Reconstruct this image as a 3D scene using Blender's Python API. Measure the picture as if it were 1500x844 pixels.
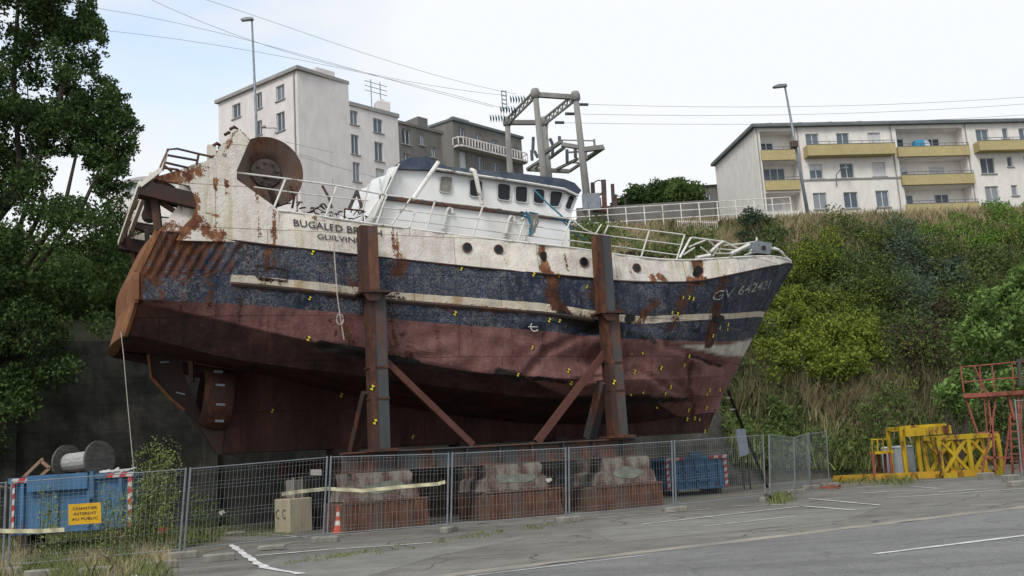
import bpy, math, random
import numpy as np
from mathutils import noise, Vector, Matrix
random.seed(7); rng = np.random.default_rng(7)
R = math.radians
for o in list(bpy.data.objects): bpy.data.objects.remove(o)
S = bpy.context.scene
# ---------------- camera ----------------
F = 1490.0; PITCH = math.atan(265/1490); ROLL = .063; EYE = 1.45
FW = np.array([0, math.cos(PITCH), math.sin(PITCH)]); R0 = np.array([1., 0, 0]); U0 = np.array([0, -math.sin(PITCH), math.cos(PITCH)])
RT = math.cos(ROLL)*R0 - math.sin(ROLL)*U0; UP = math.cos(ROLL)*U0 + math.sin(ROLL)*R0
CAM = np.array([0, 0, EYE])
cd = bpy.data.cameras.new('camera'); cam = bpy.data.objects.new('camera', cd); S.collection.objects.link(cam); S.camera = cam
m = Matrix.Identity(4)
for i in range(3): m[i][0] = RT[i]; m[i][1] = UP[i]; m[i][2] = -FW[i]; m[i][3] = CAM[i]
cam.matrix_world = m
cd.sensor_width = 36; cd.lens = F/1500*36; cd.clip_start = .1; cd.clip_end = 3000
# ---------------- light ----------------
w = bpy.data.worlds.new('World'); S.world = w; w.use_nodes = True
nt = w.node_tree; nt.nodes.clear()
out = nt.nodes.new('ShaderNodeOutputWorld'); bg = nt.nodes.new('ShaderNodeBackground'); sky = nt.nodes.new('ShaderNodeTexSky')
sky.sky_type = 'NISHITA'; sky.sun_disc = False; sky.sun_elevation = R(48); sky.sun_rotation = R(205)
SKY_STR = .1
tc = nt.nodes.new('ShaderNodeTexCoord'); mp = nt.nodes.new('ShaderNodeMapping'); mp.inputs['Scale'].default_value = (1, 1, 2.2); mp.inputs['Location'].default_value = (.35, .1, .2)
nz = nt.nodes.new('ShaderNodeTexNoise'); nz.inputs['Scale'].default_value = 2.6; nz.inputs['Detail'].default_value = 7; nz.inputs['Roughness'].default_value = .55
cr = nt.nodes.new('ShaderNodeValToRGB'); cr.color_ramp.elements[0].position = .26; cr.color_ramp.elements[1].position = .46
cr.color_ramp.elements[0].color = (.0, .0, .0, 1); cr.color_ramp.elements[1].color = (1, 1, 1, 1)
nz2 = nt.nodes.new('ShaderNodeTexNoise'); nz2.inputs['Scale'].default_value = 1.3; nz2.inputs['Detail'].default_value = 5
cr2 = nt.nodes.new('ShaderNodeValToRGB'); cr2.color_ramp.elements[0].position = .4; cr2.color_ramp.elements[1].position = .58
cr2.color_ramp.elements[0].color = (4.9, 5.35, 5.85, 1); cr2.color_ramp.elements[1].color = (6.15, 6.3, 6.5, 1)
mx = nt.nodes.new('ShaderNodeMix'); mx.data_type = 'RGBA'
L = nt.links.new
L(tc.outputs['Generated'], mp.inputs['Vector']); L(mp.outputs[0], nz.inputs['Vector']); L(mp.outputs[0], nz2.inputs['Vector'])
L(nz.outputs['Fac'], cr.inputs['Fac']); L(nz2.outputs['Fac'], cr2.inputs['Fac'])
sc = nt.nodes.new('ShaderNodeMix'); sc.data_type = 'RGBA'; sc.blend_type = 'MULTIPLY'; sc.inputs['Factor'].default_value = 1; sc.inputs['B'].default_value = (2.9, 2.45, 2.1, 1)
L(sky.outputs[0], sc.inputs['A'])
L(cr.outputs[0], mx.inputs['Factor']); L(sc.outputs['Result'], mx.inputs['A']); L(cr2.outputs[0], mx.inputs['B'])
L(mx.outputs['Result'], bg.inputs['Color']); bg.inputs['Strength'].default_value = SKY_STR; L(bg.outputs[0], out.inputs['Surface'])
sd = bpy.data.lights.new('sun', 'SUN'); sd.energy = 1.5; sd.angle = R(22); sd.color = (1, .965, .91)
so = bpy.data.objects.new('sun', sd); S.collection.objects.link(so); so.rotation_euler = (R(42), 0, R(-25))
S.view_settings.view_transform = 'Standard'; S.view_settings.look = 'None'; S.view_settings.exposure = 0.64; S.view_settings.gamma = 1
S.render.engine = 'CYCLES'; S.cycles.max_bounces = 5; S.cycles.diffuse_bounces = 3; S.cycles.transparent_max_bounces = 8; S.cycles.caustics_reflective = False; S.cycles.caustics_refractive = False
S.render.resolution_x = 1024; S.render.resolution_y = 576

# ---------------- helpers ----------------
def ray(x, y): return FW + (x-750)/F*RT + (422-y)/F*UP
def gnd(x, y, z=0.):
    d = ray(x, y); return CAM + d*(z-EYE)/d[2]
def at(x, y, Y):
    d = ray(x, y); return CAM + d*Y/d[1]
def proj(P):
    d = np.asarray(P) - CAM; k = d @ FW; return 750+F*(d @ RT)/k, 422-F*(d @ UP)/k
COL = S.collection
def link(o): COL.objects.link(o); return o
def tag(o, label=None, cat=None, group=None, kind=None):
    if label: o['label'] = label
    if cat: o['category'] = cat
    if group: o['group'] = group
    if kind: o['kind'] = kind
    return o
def thing(name, label, cat, loc=(0, 0, 0), rz=0, group=None):
    o = bpy.data.objects.new(name, None); link(o); o.location = tuple(float(v) for v in loc); o.rotation_euler = (0, 0, rz); o.empty_display_size = .3
    return tag(o, label, cat, group)
def wmat(o):
    M_ = Matrix.Identity(4)
    while o is not None:
        M_ = (Matrix.Translation(o.location) @ o.rotation_euler.to_matrix().to_4x4()) @ M_; o = o.parent
    return M_
class MB:
    def __init__(s): s.v = []; s.f = []
    def add(s, vs, fs):
        n = len(s.v); s.v += [tuple(float(c) for c in v) for v in vs]; s.f += [tuple(n+i for i in f) for f in fs]; return s
    def box(s, c, d, rz=0):
        cx, cy, cz = c; hx, hy, hz = d[0]/2, d[1]/2, d[2]/2; ca, sa = math.cos(rz), math.sin(rz); vs = []
        for z in (-hz, hz):
            for x, y in ((-hx, -hy), (hx, -hy), (hx, hy), (-hx, hy)): vs.append((cx+x*ca-y*sa, cy+x*sa+y*ca, cz+z))
        return s.add(vs, [(3, 2, 1, 0), (4, 5, 6, 7), (0, 1, 5, 4), (1, 2, 6, 5), (2, 3, 7, 6), (3, 0, 4, 7)])
    def cbox(s, c, d, rz=0, ch=.02):   # box with chamfered vertical edges and top
        hx, hy, hz = d[0]/2, d[1]/2, d[2]/2; ca, sa = math.cos(rz), math.sin(rz); rings = []
        def ring(hx, hy, z, ch):
            pts = [(-hx+ch, -hy), (hx-ch, -hy), (hx, -hy+ch), (hx, hy-ch), (hx-ch, hy), (-hx+ch, hy), (-hx, hy-ch), (-hx, -hy+ch)]
            return [(c[0]+x*ca-y*sa, c[1]+x*sa+y*ca, c[2]+z) for x, y in pts]
        vs = ring(hx, hy, -hz, ch)+ring(hx, hy, hz-ch, ch)+ring(hx-ch, hy-ch, hz, ch)
        fs = [tuple(range(7, -1, -1)), tuple(range(16, 24))]
        for k in (0, 8):
            for i in range(8): j = (i+1) % 8; fs.append((k+i, k+j, k+8+j, k+8+i))
        return s.add(vs, fs)
    def bar(s, a, b, w_, h_=None, up=(0, 0, 1)):
        h_ = h_ or w_; a = Vector(a); b = Vector(b); d = (b-a).normalized(); u = Vector(up)
        if abs(d.dot(u)) > .97: u = Vector((1, 0, 0))
        x = d.cross(u).normalized(); y = x.cross(d).normalized(); vs = []
        for p in (a, b):
            for i, j in ((-1, -1), (1, -1), (1, 1), (-1, 1)): vs.append(p + x*i*w_/2 + y*j*h_/2)
        return s.add(vs, [(3, 2, 1, 0), (4, 5, 6, 7), (0, 1, 5, 4), (1, 2, 6, 5), (2, 3, 7, 6), (3, 0, 4, 7)])
    def tube(s, pts, r, n=6, r2=None):
        P = [Vector(p) for p in pts]; rings = []; base = len(s.v); m_ = len(P); ref = None
        for i, p in enumerate(P):
            d = (P[min(i+1, m_-1)]-P[max(i-1, 0)]).normalized()
            if ref is None: ref = Vector((0, 0, 1)) if abs(d.z) < .9 else Vector((1, 0, 0))
            x = d.cross(ref).normalized(); y = d.cross(x).normalized(); rr = r if r2 is None else r+(r2-r)*i/(m_-1)
            for k in range(n):
                a = 2*math.pi*k/n; q = p + (x*math.cos(a)+y*math.sin(a))*rr; s.v.append((q.x, q.y, q.z))
        for i in range(m_-1):
            for k in range(n):
                k2 = (k+1) % n; s.f.append((base+i*n+k, base+i*n+k2, base+(i+1)*n+k2, base+(i+1)*n+k))
        s.f.append(tuple(base+k for k in range(n))[::-1]); s.f.append(tuple(base+(m_-1)*n+k for k in range(n)))
        return s
    def prism(s, pts, off):            # polygon pts (3D) extruded by vector
        n = len(pts); off = np.asarray(off, float); vs = [np.asarray(p, float) for p in pts]; vs2 = [p+off for p in vs]
        fs = [tuple(range(n))[::-1], tuple(range(n, 2*n))]+[(i, (i+1) % n, n+(i+1) % n, n+i) for i in range(n)]
        return s.add(vs+vs2, fs)
    def lathe(s, prof, c, axis=(0, 0, 1), n=20):   # prof: (r, h)
        ax = Vector(axis).normalized(); u = ax.cross(Vector((0, 0, 1)) if abs(ax.z) < .9 else Vector((1, 0, 0))).normalized(); v = ax.cross(u); c = Vector(c); base = len(s.v)
        for r_, h_ in prof:
            for k in range(n):
                a = 2*math.pi*k/n; q = c+ax*h_+(u*math.cos(a)+v*math.sin(a))*r_; s.v.append((q.x, q.y, q.z))
        for i in range(len(prof)-1):
            for k in range(n):
                k2 = (k+1) % n; s.f.append((base+i*n+k, base+i*n+k2, base+(i+1)*n+k2, base+(i+1)*n+k))
        return s
    def build(s, name, mat, parent=None, world=True, smooth=False):
        if parent is not None and world:
            iv = wmat(parent).inverted(); vs = [tuple(iv @ Vector(v)) for v in s.v]
        else: vs = s.v
        me = bpy.data.meshes.new(name); me.from_pydata(vs, [], s.f); me.materials.append(mat)
        if smooth:
            for p in me.polygons: p.use_smooth = True
        me.update(); o = bpy.data.objects.new(name, me); link(o)
        if parent is not None: o.parent = parent
        return o
def pieces(mb, name, mat, parent, smooth=False):
    n = len(mb.v); par = list(range(n))
    def fd(a):
        while par[a] != a: par[a] = par[par[a]]; a = par[a]
        return a
    for f in mb.f:
        for k in f[1:]: par[fd(k)] = fd(f[0])
    G = {}
    for f in mb.f: G.setdefault(fd(f[0]), []).append(f)
    for fs_ in G.values():
        ids = sorted({i for f in fs_ for i in f}); mp_ = {a: b for b, a in enumerate(ids)}; q = MB(); q.v = [mb.v[i] for i in ids]; q.f = [tuple(mp_[i] for i in f) for f in fs_]; q.build(name, mat, parent, smooth=smooth)
def rebase(o):       # top-level single mesh: origin to its base centre
    me = o.data; n = len(me.vertices); a = np.empty(n*3); me.vertices.foreach_get('co', a); a = a.reshape(-1, 3)
    c = np.array([(a[:, 0].min()+a[:, 0].max())/2, (a[:, 1].min()+a[:, 1].max())/2, a[:, 2].min()]); a -= c
    me.vertices.foreach_set('co', a.ravel()); o.location = tuple(c); me.update(); return o
def copy_tree(o, parent=None):
    c = o.copy(); COL.objects.link(c); c.parent = parent
    for ch in list(o.children): copy_tree(ch, c)
    return c
def text_mb(txt, size, th=.0):
    c = bpy.data.curves.new('t', 'FONT'); c.body = txt; c.size = size; c.resolution_u = 2; c.fill_mode = 'FRONT'; c.offset = th
    o = bpy.data.objects.new('t', c); link(o); bpy.context.view_layer.update()
    me = bpy.data.meshes.new_from_object(o.evaluated_get(bpy.context.evaluated_depsgraph_get()))
    vs = np.array([v.co[:] for v in me.vertices]); fs = [tuple(p.vertices) for p in me.polygons]
    bpy.data.objects.remove(o); bpy.data.meshes.remove(me); bpy.data.curves.remove(c); return vs, fs

# ---------------- materials ----------------
def nodes(name):
    m_ = bpy.data.materials.new(name); m_.use_nodes = True; t = m_.node_tree; return m_, t, t.nodes['Principled BSDF']
def N(t, ty, **k):
    n = t.nodes.new(ty)
    for a, b in k.items():
        if a in n.inputs: n.inputs[a].default_value = b
        else: setattr(n, a, b)
    return n
def c4(c): return (*c, 1)
def noiseN(t, scale, det=5, rough=.6, stretch=(1, 1, 1), coord='Object', seed=0):
    tcn = N(t, 'ShaderNodeTexCoord'); mpn = N(t, 'ShaderNodeMapping'); mpn.inputs['Scale'].default_value = stretch; mpn.inputs['Location'].default_value = (seed, seed*1.7, seed*.6)
    t.links.new(tcn.outputs[coord], mpn.inputs['Vector']); nn = N(t, 'ShaderNodeTexNoise'); nn.inputs['Scale'].default_value = scale; nn.inputs['Detail'].default_value = det; nn.inputs['Roughness'].default_value = rough
    t.links.new(mpn.outputs[0], nn.inputs['Vector']); return nn.outputs['Fac']
def ramp(t, fac, stops):
    r_ = t.nodes.new('ShaderNodeValToRGB'); e = r_.color_ramp.elements
    while len(e) < len(stops): e.new(.5)
    for el, (p, c) in zip(e, stops): el.position = p; el.color = c4(c) if not isinstance(c, (int, float)) else (c, c, c, 1)
    t.links.new(fac, r_.inputs['Fac']); return r_.outputs['Color']
def mix(t, fac, a, b, mode='MIX'):
    n = t.nodes.new('ShaderNodeMix'); n.data_type = 'RGBA'; n.blend_type = mode
    for s_, v in (('Factor', fac), ('A', a), ('B', b)):
        if isinstance(v, (int, float)): n.inputs[s_].default_value = v if s_ == 'Factor' else (v, v, v, 1)
        elif isinstance(v, tuple): n.inputs[s_].default_value = c4(v)
        else: t.links.new(v, n.inputs[s_])
    return n.outputs['Result']
def math_(t, op, a, b=0., clamp=False):
    n = t.nodes.new('ShaderNodeMath'); n.operation = op; n.use_clamp = clamp
    for i, v in enumerate((a, b)):
        if isinstance(v, (int, float)): n.inputs[i].default_value = v
        else: t.links.new(v, n.inputs[i])
    return n.outputs[0]
def bump(t, b, fac, strength=.3, dist=.02):
    n = t.nodes.new('ShaderNodeBump'); n.inputs['Strength'].default_value = strength; n.inputs['Distance'].default_value = dist
    t.links.new(fac, n.inputs['Height']); t.links.new(n.outputs[0], b.inputs['Normal'])
def M(name, a, b=None, scale=2., rough=.8, det=6, stretch=(1, 1, 1), bmp=.15, metal=0., lo=.35, hi=.65, spec=.3):
    m_, t, B = nodes(name); b = b or tuple(x*.75 for x in a)
    f = noiseN(t, scale, det, .65, stretch); f2 = noiseN(t, scale*7, 3, .6, stretch, seed=3)
    col = ramp(t, f, [(lo, a), (hi, b)]); col = mix(t, .35, col, ramp(t, f2, [(.3, .55), (.7, 1.)]), 'MULTIPLY')
    t.links.new(col, B.inputs['Base Color']); B.inputs['Roughness'].default_value = rough; B.inputs['Metallic'].default_value = metal; B.inputs['Specular IOR Level'].default_value = spec
    if bmp: bump(t, B, f2, bmp, .02)
    return m_
RUSTS = [(.3, (.03, .014, .010)), (.48, (.072, .028, .016)), (.62, (.13, .052, .024)), (.78, (.22, .10, .045))]
def rusty(name, paint, amount=.4, scale=1.3, stretch=(1, 1, .35), rough=.75, rusts=RUSTS, edge=.06, dirt=.5):
    m_, t, B = nodes(name)
    f = noiseN(t, scale, 9, .7, stretch); fr = noiseN(t, scale*3, 6, .7, (1, 1, .5), seed=5); fd = noiseN(t, scale*.8, 6, .6, (1, 1, .3), seed=9)
    p0 = 1-amount; lo = .25+.5*p0
    mask = ramp(t, f, [(max(0, lo-edge), 0.), (lo+edge, 1.)])
    pc = mix(t, dirt, paint, ramp(t, fd, [(.3, (.55, .45, .33)), (.6, (1, 1, 1))]), 'MULTIPLY')
    col = mix(t, mask, pc, ramp(t, fr, rusts)); t.links.new(col, B.inputs['Base Color']); B.inputs['Roughness'].default_value = rough; B.inputs['Specular IOR Level'].default_value = .3
    bump(t, B, fr, .3, .02); return m_
def leafmat(name, dark, light, scale=.5, extra=None, lo=.3, hi=.75):
    m_, t, B = nodes(name); at_ = N(t, 'ShaderNodeAttribute', attribute_name='rnd'); f = noiseN(t, scale, 3, .6)
    k = math_(t, 'ADD', math_(t, 'MULTIPLY', at_.outputs['Fac'], .5), math_(t, 'MULTIPLY', f, .7))
    st = [(lo, dark), (hi, light)] + ([(min(hi+.12, 1), extra)] if extra else [])
    col = ramp(t, k, st); t.nodes.remove(B)
    d = N(t, 'ShaderNodeBsdfDiffuse'); tr = N(t, 'ShaderNodeBsdfTranslucent'); ms = N(t, 'ShaderNodeMixShader'); ms.inputs[0].default_value = .3
    t.links.new(col, d.inputs[0]); t.links.new(col, tr.inputs[0]); t.links.new(d.outputs[0], ms.inputs[1]); t.links.new(tr.outputs[0], ms.inputs[2])
    t.links.new(ms.outputs[0], t.nodes['Material Output'].inputs['Surface']); return m_
def glassy(name, c=(.012, .014, .018), rough=.3):
    m_, t, B = nodes(name); B.inputs['Base Color'].default_value = c4(c); B.inputs['Roughness'].default_value = rough; B.inputs['Specular IOR Level'].default_value = .3; return m_
mt = {}
def asphalt(name, a, b, stain=.6, crack=.8):
    m_, t, B = nodes(name); f = noiseN(t, .22, 9, .7); f2 = noiseN(t, 1.7, 8, .7, seed=3); f3 = noiseN(t, 38, 3, .8, seed=5); f4 = noiseN(t, .5, 6, .6, (.25, 1.6, 1), seed=8)
    col = ramp(t, f, [(.35, b), (.6, a)]); col = mix(t, stain, col, ramp(t, f2, [(.35, (.62, .61, .58)), (.5, (.95, .95, .94)), (.66, (1.12, 1.1, 1.04))]), 'MULTIPLY')
    col = mix(t, .7, col, ramp(t, f3, [(.35, .45), (.6, 1.15)]), 'MULTIPLY'); col = mix(t, .5, col, ramp(t, noiseN(t, 9, 5, .8, seed=12), [(.3, .55), (.45, 1.), (.7, 1.2)]), 'MULTIPLY'); col = mix(t, .5, col, ramp(t, f4, [(.38, .6), (.52, 1.)]), 'MULTIPLY')
    tcn = N(t, 'ShaderNodeTexCoord'); vo = N(t, 'ShaderNodeTexVoronoi', feature='DISTANCE_TO_EDGE'); vo.inputs['Scale'].default_value = .42
    wv = t.nodes.new('ShaderNodeVectorMath'); wv.operation = 'ADD'; nn = t.nodes.new('ShaderNodeTexNoise'); nn.inputs['Scale'].default_value = 1.1; nn.inputs['Detail'].default_value = 6; t.links.new(tcn.outputs['Object'], nn.inputs['Vector']); t.links.new(tcn.outputs['Object'], wv.inputs[0]); t.links.new(nn.outputs['Color'], wv.inputs[1]); t.links.new(wv.outputs[0], vo.inputs['Vector'])
    ck = ramp(t, vo.outputs['Distance'], [(.006, 1.), (.016, 0.)]); ck = math_(t, 'MULTIPLY', ck, ramp(t, f, [(.42, 0.), (.55, crack)])); col = mix(t, ck, col, (.035, .035, .028))
    t.links.new(col, B.inputs['Base Color']); B.inputs['Roughness'].default_value = .9; B.inputs['Specular IOR Level'].default_value = .25; bump(t, B, f3, .5, .015); return m_
mt['asph'] = asphalt('old_asphalt', (.215, .208, .185), (.135, .13, .118))
mt['road'] = asphalt('road_asphalt', (.205, .203, .200), (.165, .163, .160), .35, .35)
mt['dirt'] = M('gravel_soil', (.19, .17, .13), (.11, .1, .075), .8, .95, 9, bmp=.5)
mt['mark'] = M('worn_white_paint', (.7, .7, .69), (.42, .42, .4), 2.5, .7, 8, lo=.4, hi=.62)
mt['conc'] = M('weathered_concrete', (.3, .285, .25), (.17, .16, .14), 1.6, .9, 8, (1, 1, .5), .3)
mt['galv'] = M('galvanised_steel', (.25, .275, .30), (.17, .19, .205), 3, .5, 4, bmp=0, metal=.35)
mt['white'] = rusty('white_hull_paint', (.74, .72, .66), .2, .8, (1, 1, .22), dirt=.65, rusts=[(.3, (.2, .075, .025)), (.5, (.38, .17, .06)), (.7, (.5, .3, .13))])
mt['whouse'] = rusty('white_wheelhouse_paint', (.80, .81, .80), .1, .9, (1, 1, .3), dirt=.3)
mt['rail'] = rusty('white_rail_paint', (.68, .67, .63), .28, 2.5, (1, 1, 1), dirt=.4)
mt['rust'] = rusty('rusted_steel', (.055, .03, .024), .5, 1.5)
mt['dkrust'] = rusty('dark_rusted_steel', (.04, .028, .024), .35, 1.2, rusts=[(.3, (.02, .012, .01)), (.6, (.09, .03, .015)), (.8, (.16, .06, .02))])
mt['redox'] = rusty('red_oxide_brace', (.10, .04, .03), .3, 2)
mt['greysteel'] = rusty('blue_grey_steel', (.058, .065, .07), .54, 1.1, (1, 1, .3), rusts=[(.3, (.05, .03, .025)), (.6, (.14, .06, .035)), (.8, (.2, .1, .05))])
mt['black'] = M('black_gap', (.01, .01, .01), (.015, .015, .014), 3)
mt['navyroof'] = M('navy_roof_paint', (.03, .045, .085), (.10, .12, .15), 1.5, .7)
mt['glassdk'] = glassy('dark_glass')
mt['yellow'] = rusty('yellow_paint', (.48, .34, .02), .38, 2, dirt=.6)
mt['redpaint'] = rusty('faded_red_paint', (.27, .085, .06), .35, 2.5, dirt=.5)
mt['blueskip'] = rusty('blue_skip_paint', (.06, .155, .29), .2, 2.2, dirt=.45)
mt['wood'] = M('grey_weathered_wood', (.28, .27, .25), (.13, .12, .11), 3, .9, 7, (1, 1, 4), .3)
mt['rope'] = M('pale_rope', (.5, .47, .4), (.35, .32, .27), 8)
mt['blueR'] = M('blue_rope', (.05, .2, .3), (.03, .12, .2), 8)
# ---------------- ship frame ----------------
A = R(25.6); UX = np.array([math.cos(A), math.sin(A), 0]); NX = np.array([math.sin(A), -math.cos(A), 0]); ZX = np.array([0, 0, 1.])
P0 = np.array([-4.17, 29.5, 0]) - 4.05*NX
def W(s, b, z): return P0+s*UX+b*NX+z*ZX
def sz(px, py, b):     # pixel -> (s, z) on the plane parallel to the keel at half breadth b
    d = ray(px, py); k = ((P0-CAM) @ NX + b)/(d @ NX); p = CAM+d*k; q = p-P0; return float(q @ UX), float(p[2])

# ================= GROUND, HILLSIDE =================
S_OFF = -8.2                      # retaining wall line, parallel to the ship
def foot(x):                      # y of the wall / bank foot line at x
    o = P0 + S_OFF*NX; return o[1] + (x-o[0])*math.tan(A)
def wall_s(x): return (x-(P0+S_OFF*NX)[0])/math.cos(A)
CREST = 74.0
def sstep(a, b, x): t = max(0., min(1., (x-a)/(b-a))); return t*t*(3-2*t)
def H(x, y):
    s_ = wall_s(x); f = foot(x); h0 = 7.0*(1-sstep(18.5, 23.5, s_))
    if y < f: return 0.
    f = min(f, 58+.02*x); cr_ = CREST+.02*x; t = max(0., min(1., (y-f)/max(cr_-f, 6.)))
    top = 18.2 - .9*sstep(10, 60, x)
    return h0+(top-h0)*(t**.85) + .5*noise.noise((x*.12, y*.12, 0))*t*(1-t)*4
g = MB(); g.add([(-400, -60, 0), (400, -60, 0), (400, 900, 0), (-400, 900, 0)], [(0, 1, 2, 3)])
tag(g.build('ground', mt['asph']), kind='structure')
g = MB()
def sheet(name, pts, z, mat, kind='structure'):
    gg = MB(); gg.add([(p[0], p[1], z) for p in pts], [tuple(range(len(pts)))]); return tag(gg.build(name, mat), kind=kind)
# road: edge line through the ground points of the photo
e0, e1, e2 = gnd(670, 844), gnd(1160, 786), gnd(1500, 745)
d_ = e1-e0; d_ /= np.linalg.norm(d_); d2 = e2-e1; d2 /= np.linalg.norm(d2)
# the old car park asphalt: patches with their own tone
def poly_px(pl): return [gnd(x, y) for x, y in pl]
mt['patch'] = asphalt('patched_asphalt', (.24, .235, .215), (.17, .165, .15), .5, .2)
mt['strip'] = M('sandy_gutter', (.33, .3, .25), (.2, .19, .165), .8, .95, 8, bmp=.3)
rd = [e0-60*d_, e0, e1, e2, e2+250*d2]
sheet('road', rd+[rd[-1]+np.array([60, -60, 0]), (60, -40, 0), (-60, -40, 0)], .008, mt['road'])
n1 = np.array([-d_[1], d_[0], 0])
gs = MB()
def ribbon(gb, pts, w_, z, jit=0.):
    P = [np.asarray(p, float)[:2] for p in pts]; Ls = []; Q = []
    for i in range(len(P)-1):
        n_ = max(1, int(np.linalg.norm(P[i+1]-P[i])/.5))
        for k in range(n_): Q.append(P[i]+(P[i+1]-P[i])*k/n_)
    Q.append(P[-1]); vs = []
    for i, q in enumerate(Q):
        d = Q[min(i+1, len(Q)-1)]-Q[max(i-1, 0)]; d /= np.linalg.norm(d); nn = np.array([-d[1], d[0]]); a = w_/2*(1+jit*rng.normal()); b = w_/2*(1+jit*rng.normal())
        vs += [(*(q+nn*a), z), (*(q-nn*b), z)]
    gb.add(vs, [(2*i, 2*i+1, 2*i+3, 2*i+2) for i in range(len(Q)-1)])
ribbon(gs, [p+n1*.2 for p in rd], .42, .012, .18); tag(gs.build('gutter', mt['strip']), kind='structure')
gm = MB(); ribbon(gm, [gnd(1282, 813), gnd(1500, 786), gnd(1500, 786)*2-gnd(1282, 813)], .13, .016, .04)
ribbon(gm, [p-n1*.3+(0) for p in [e0-5*d_, e0, e1*.5+e0*.5]], .06, .016, .5)
for pl, w_ in [([(337, 798), (385, 832)], .16), ([(385, 832), (440, 842)], .13), ([(375, 815), (480, 806), (632, 796)], .12), ([(181, 836), (205, 848)], .16),
    ([(380, 782), (450, 788), (560, 779)], .07), ([(395, 790), (620, 772)], .06),
    ([(875, 760), (1040, 746)], .09), ([(940, 769), (1175, 742), (1250, 748)], .1), ([(1030, 772), (1165, 757)], .07), ([(1075, 742), (1170, 739)], .09), ([(1185, 731), (1290, 741)], .09),
    ([(1300, 730), (1380, 725), (1500, 716)], .11), ([(1255, 715), (1310, 711)], .09), ([(1260, 723), (1390, 716)], .09), ([(1335, 713), (1372, 716)], .09), ([(1375, 722), (1445, 716)], .09)]:
    ribbon(gm, [gnd(*p) for p in pl], w_, .016, .25)
tag(gm.build('road_marking', mt['mark']), kind='structure')
sheet('parking_lane', poly_px([(330, 860), (410, 815), (640, 800), (770, 785), (765, 790), (640, 815), (520, 850)]), .004, mt['patch'])
sheet('tarmac_patch', poly_px([(860, 775), (1150, 748), (1290, 742), (1240, 762), (900, 795)]), .004, mt['patch'])
sheet('gravel_verge', poly_px([(-60, 850), (-60, 800), (180, 785), (330, 790), (345, 800), (250, 822), (170, 850)])[:7], .006, mt['dirt'])
sheet('gravel_yard', [(-30, 29), (-6, 31.2), (6, 36.5), (26, 47), (60, 58), (60, 75), (-30, 75)], .006, mt['dirt'])
# hillside terrain
xs = np.concatenate([np.linspace(-120, -40, 16), np.linspace(-38, 60, 90), np.linspace(64, 200, 25)])
ts = np.concatenate([np.linspace(0, 1, 34), [1.2, 1.7, 3, 8, 20]])
vs = []; fs = []
for i, x in enumerate(xs):
    f_ = foot(x); cr_ = CREST+.02*x; f2 = min(f_, 58+.02*x)
    for j, t in enumerate(ts):
        if f_ <= 58+.02*x: y = f_+.02+(cr_-f_)*t
        else: y = (58+.02*x)+(cr_-58-.02*x)*t
        z = H(x, max(y, f_+.02)) if f_ <= 58+.02*x else H(x, max(y, f_+.02)) if y > f_ else 0
        if f_ > 58+.02*x:
            t2 = max(0., min(1., (y-(58+.02*x))/(cr_-58-.02*x))); z = (18.2-.9*sstep(10, 60, x))*(t2**.85)
        vs.append((x, y, z-.02 if j else z-.05))
nj = len(ts)
for i in range(len(xs)-1):
    for j in range(nj-1): fs.append((i*nj+j, (i+1)*nj+j, (i+1)*nj+j+1, i*nj+j+1))
hb = MB(); hb.add(vs, fs)
mt['hill'] = M('hillside_soil_and_moss', (.05, .062, .025), (.10, .085, .05), .25, .95, 9, bmp=.5, lo=.4, hi=.65)
hill = tag(hb.build('hillside', mt['hill'], smooth=True), kind='structure')
def HT(x, y):
    f2 = 58+.02*x
    if foot(x) > f2:
        t2 = max(0., min(1., (y-f2)/(CREST+.02*x-f2))); return (18.2-.9*sstep(10, 60, x))*(t2**.85)
    return H(x, y)
# retaining wall
def wallmat():
    m_, t, B = nodes('dark_rubble_wall')
    f = noiseN(t, .35, 9, .7, (1, 1, 1.4)); f2 = noiseN(t, 3, 8, .7); f3 = noiseN(t, 1.2, 7, .7, (1, 1, .25), seed=4)
    tcn = N(t, 'ShaderNodeTexCoord'); br = N(t, 'ShaderNodeTexBrick'); mpn = N(t, 'ShaderNodeMapping'); mpn.inputs['Rotation'].default_value = (R(90), 0, 0)
    t.links.new(tcn.outputs['Object'], mpn.inputs['Vector']); t.links.new(mpn.outputs[0], br.inputs['Vector']); br.inputs['Scale'].default_value = 1; br.inputs['Brick Width'].default_value = 2.3; br.inputs['Row Height'].default_value = .95; br.inputs['Mortar Size'].default_value = .025
    br.inputs['Color1'].default_value = (.9, .9, .9, 1); br.inputs['Color2'].default_value = (.6, .6, .6, 1); br.inputs['Mortar'].default_value = (.3, .3, .3, 1)
    col = ramp(t, f, [(.35, (.035, .037, .03)), (.5, (.085, .083, .07)), (.64, (.19, .18, .155))])
    col = mix(t, .4, col, br.outputs['Color'], 'MULTIPLY'); col = mix(t, .75, col, ramp(t, f3, [(.35, .35), (.6, 1.)]), 'MULTIPLY')
    col = mix(t, .6, col, ramp(t, f2, [(.3, .4), (.7, 1.)]), 'MULTIPLY')
    t.links.new(col, B.inputs['Base Color']); B.inputs['Roughness'].default_value = .95; bump(t, B, f2, .6, .08); return m_
mt['wall'] = wallmat()
WL = lambda s_, o=0, z=0: W(s_, S_OFF+o, z)
rw = thing('retaining_wall', 'long dark stained stone retaining wall behind the ship', 'wall', WL(-4))
b_ = MB(); NS = 90; vs = []; fs = []
sw = np.linspace(-40, 23.2, NS)
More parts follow.
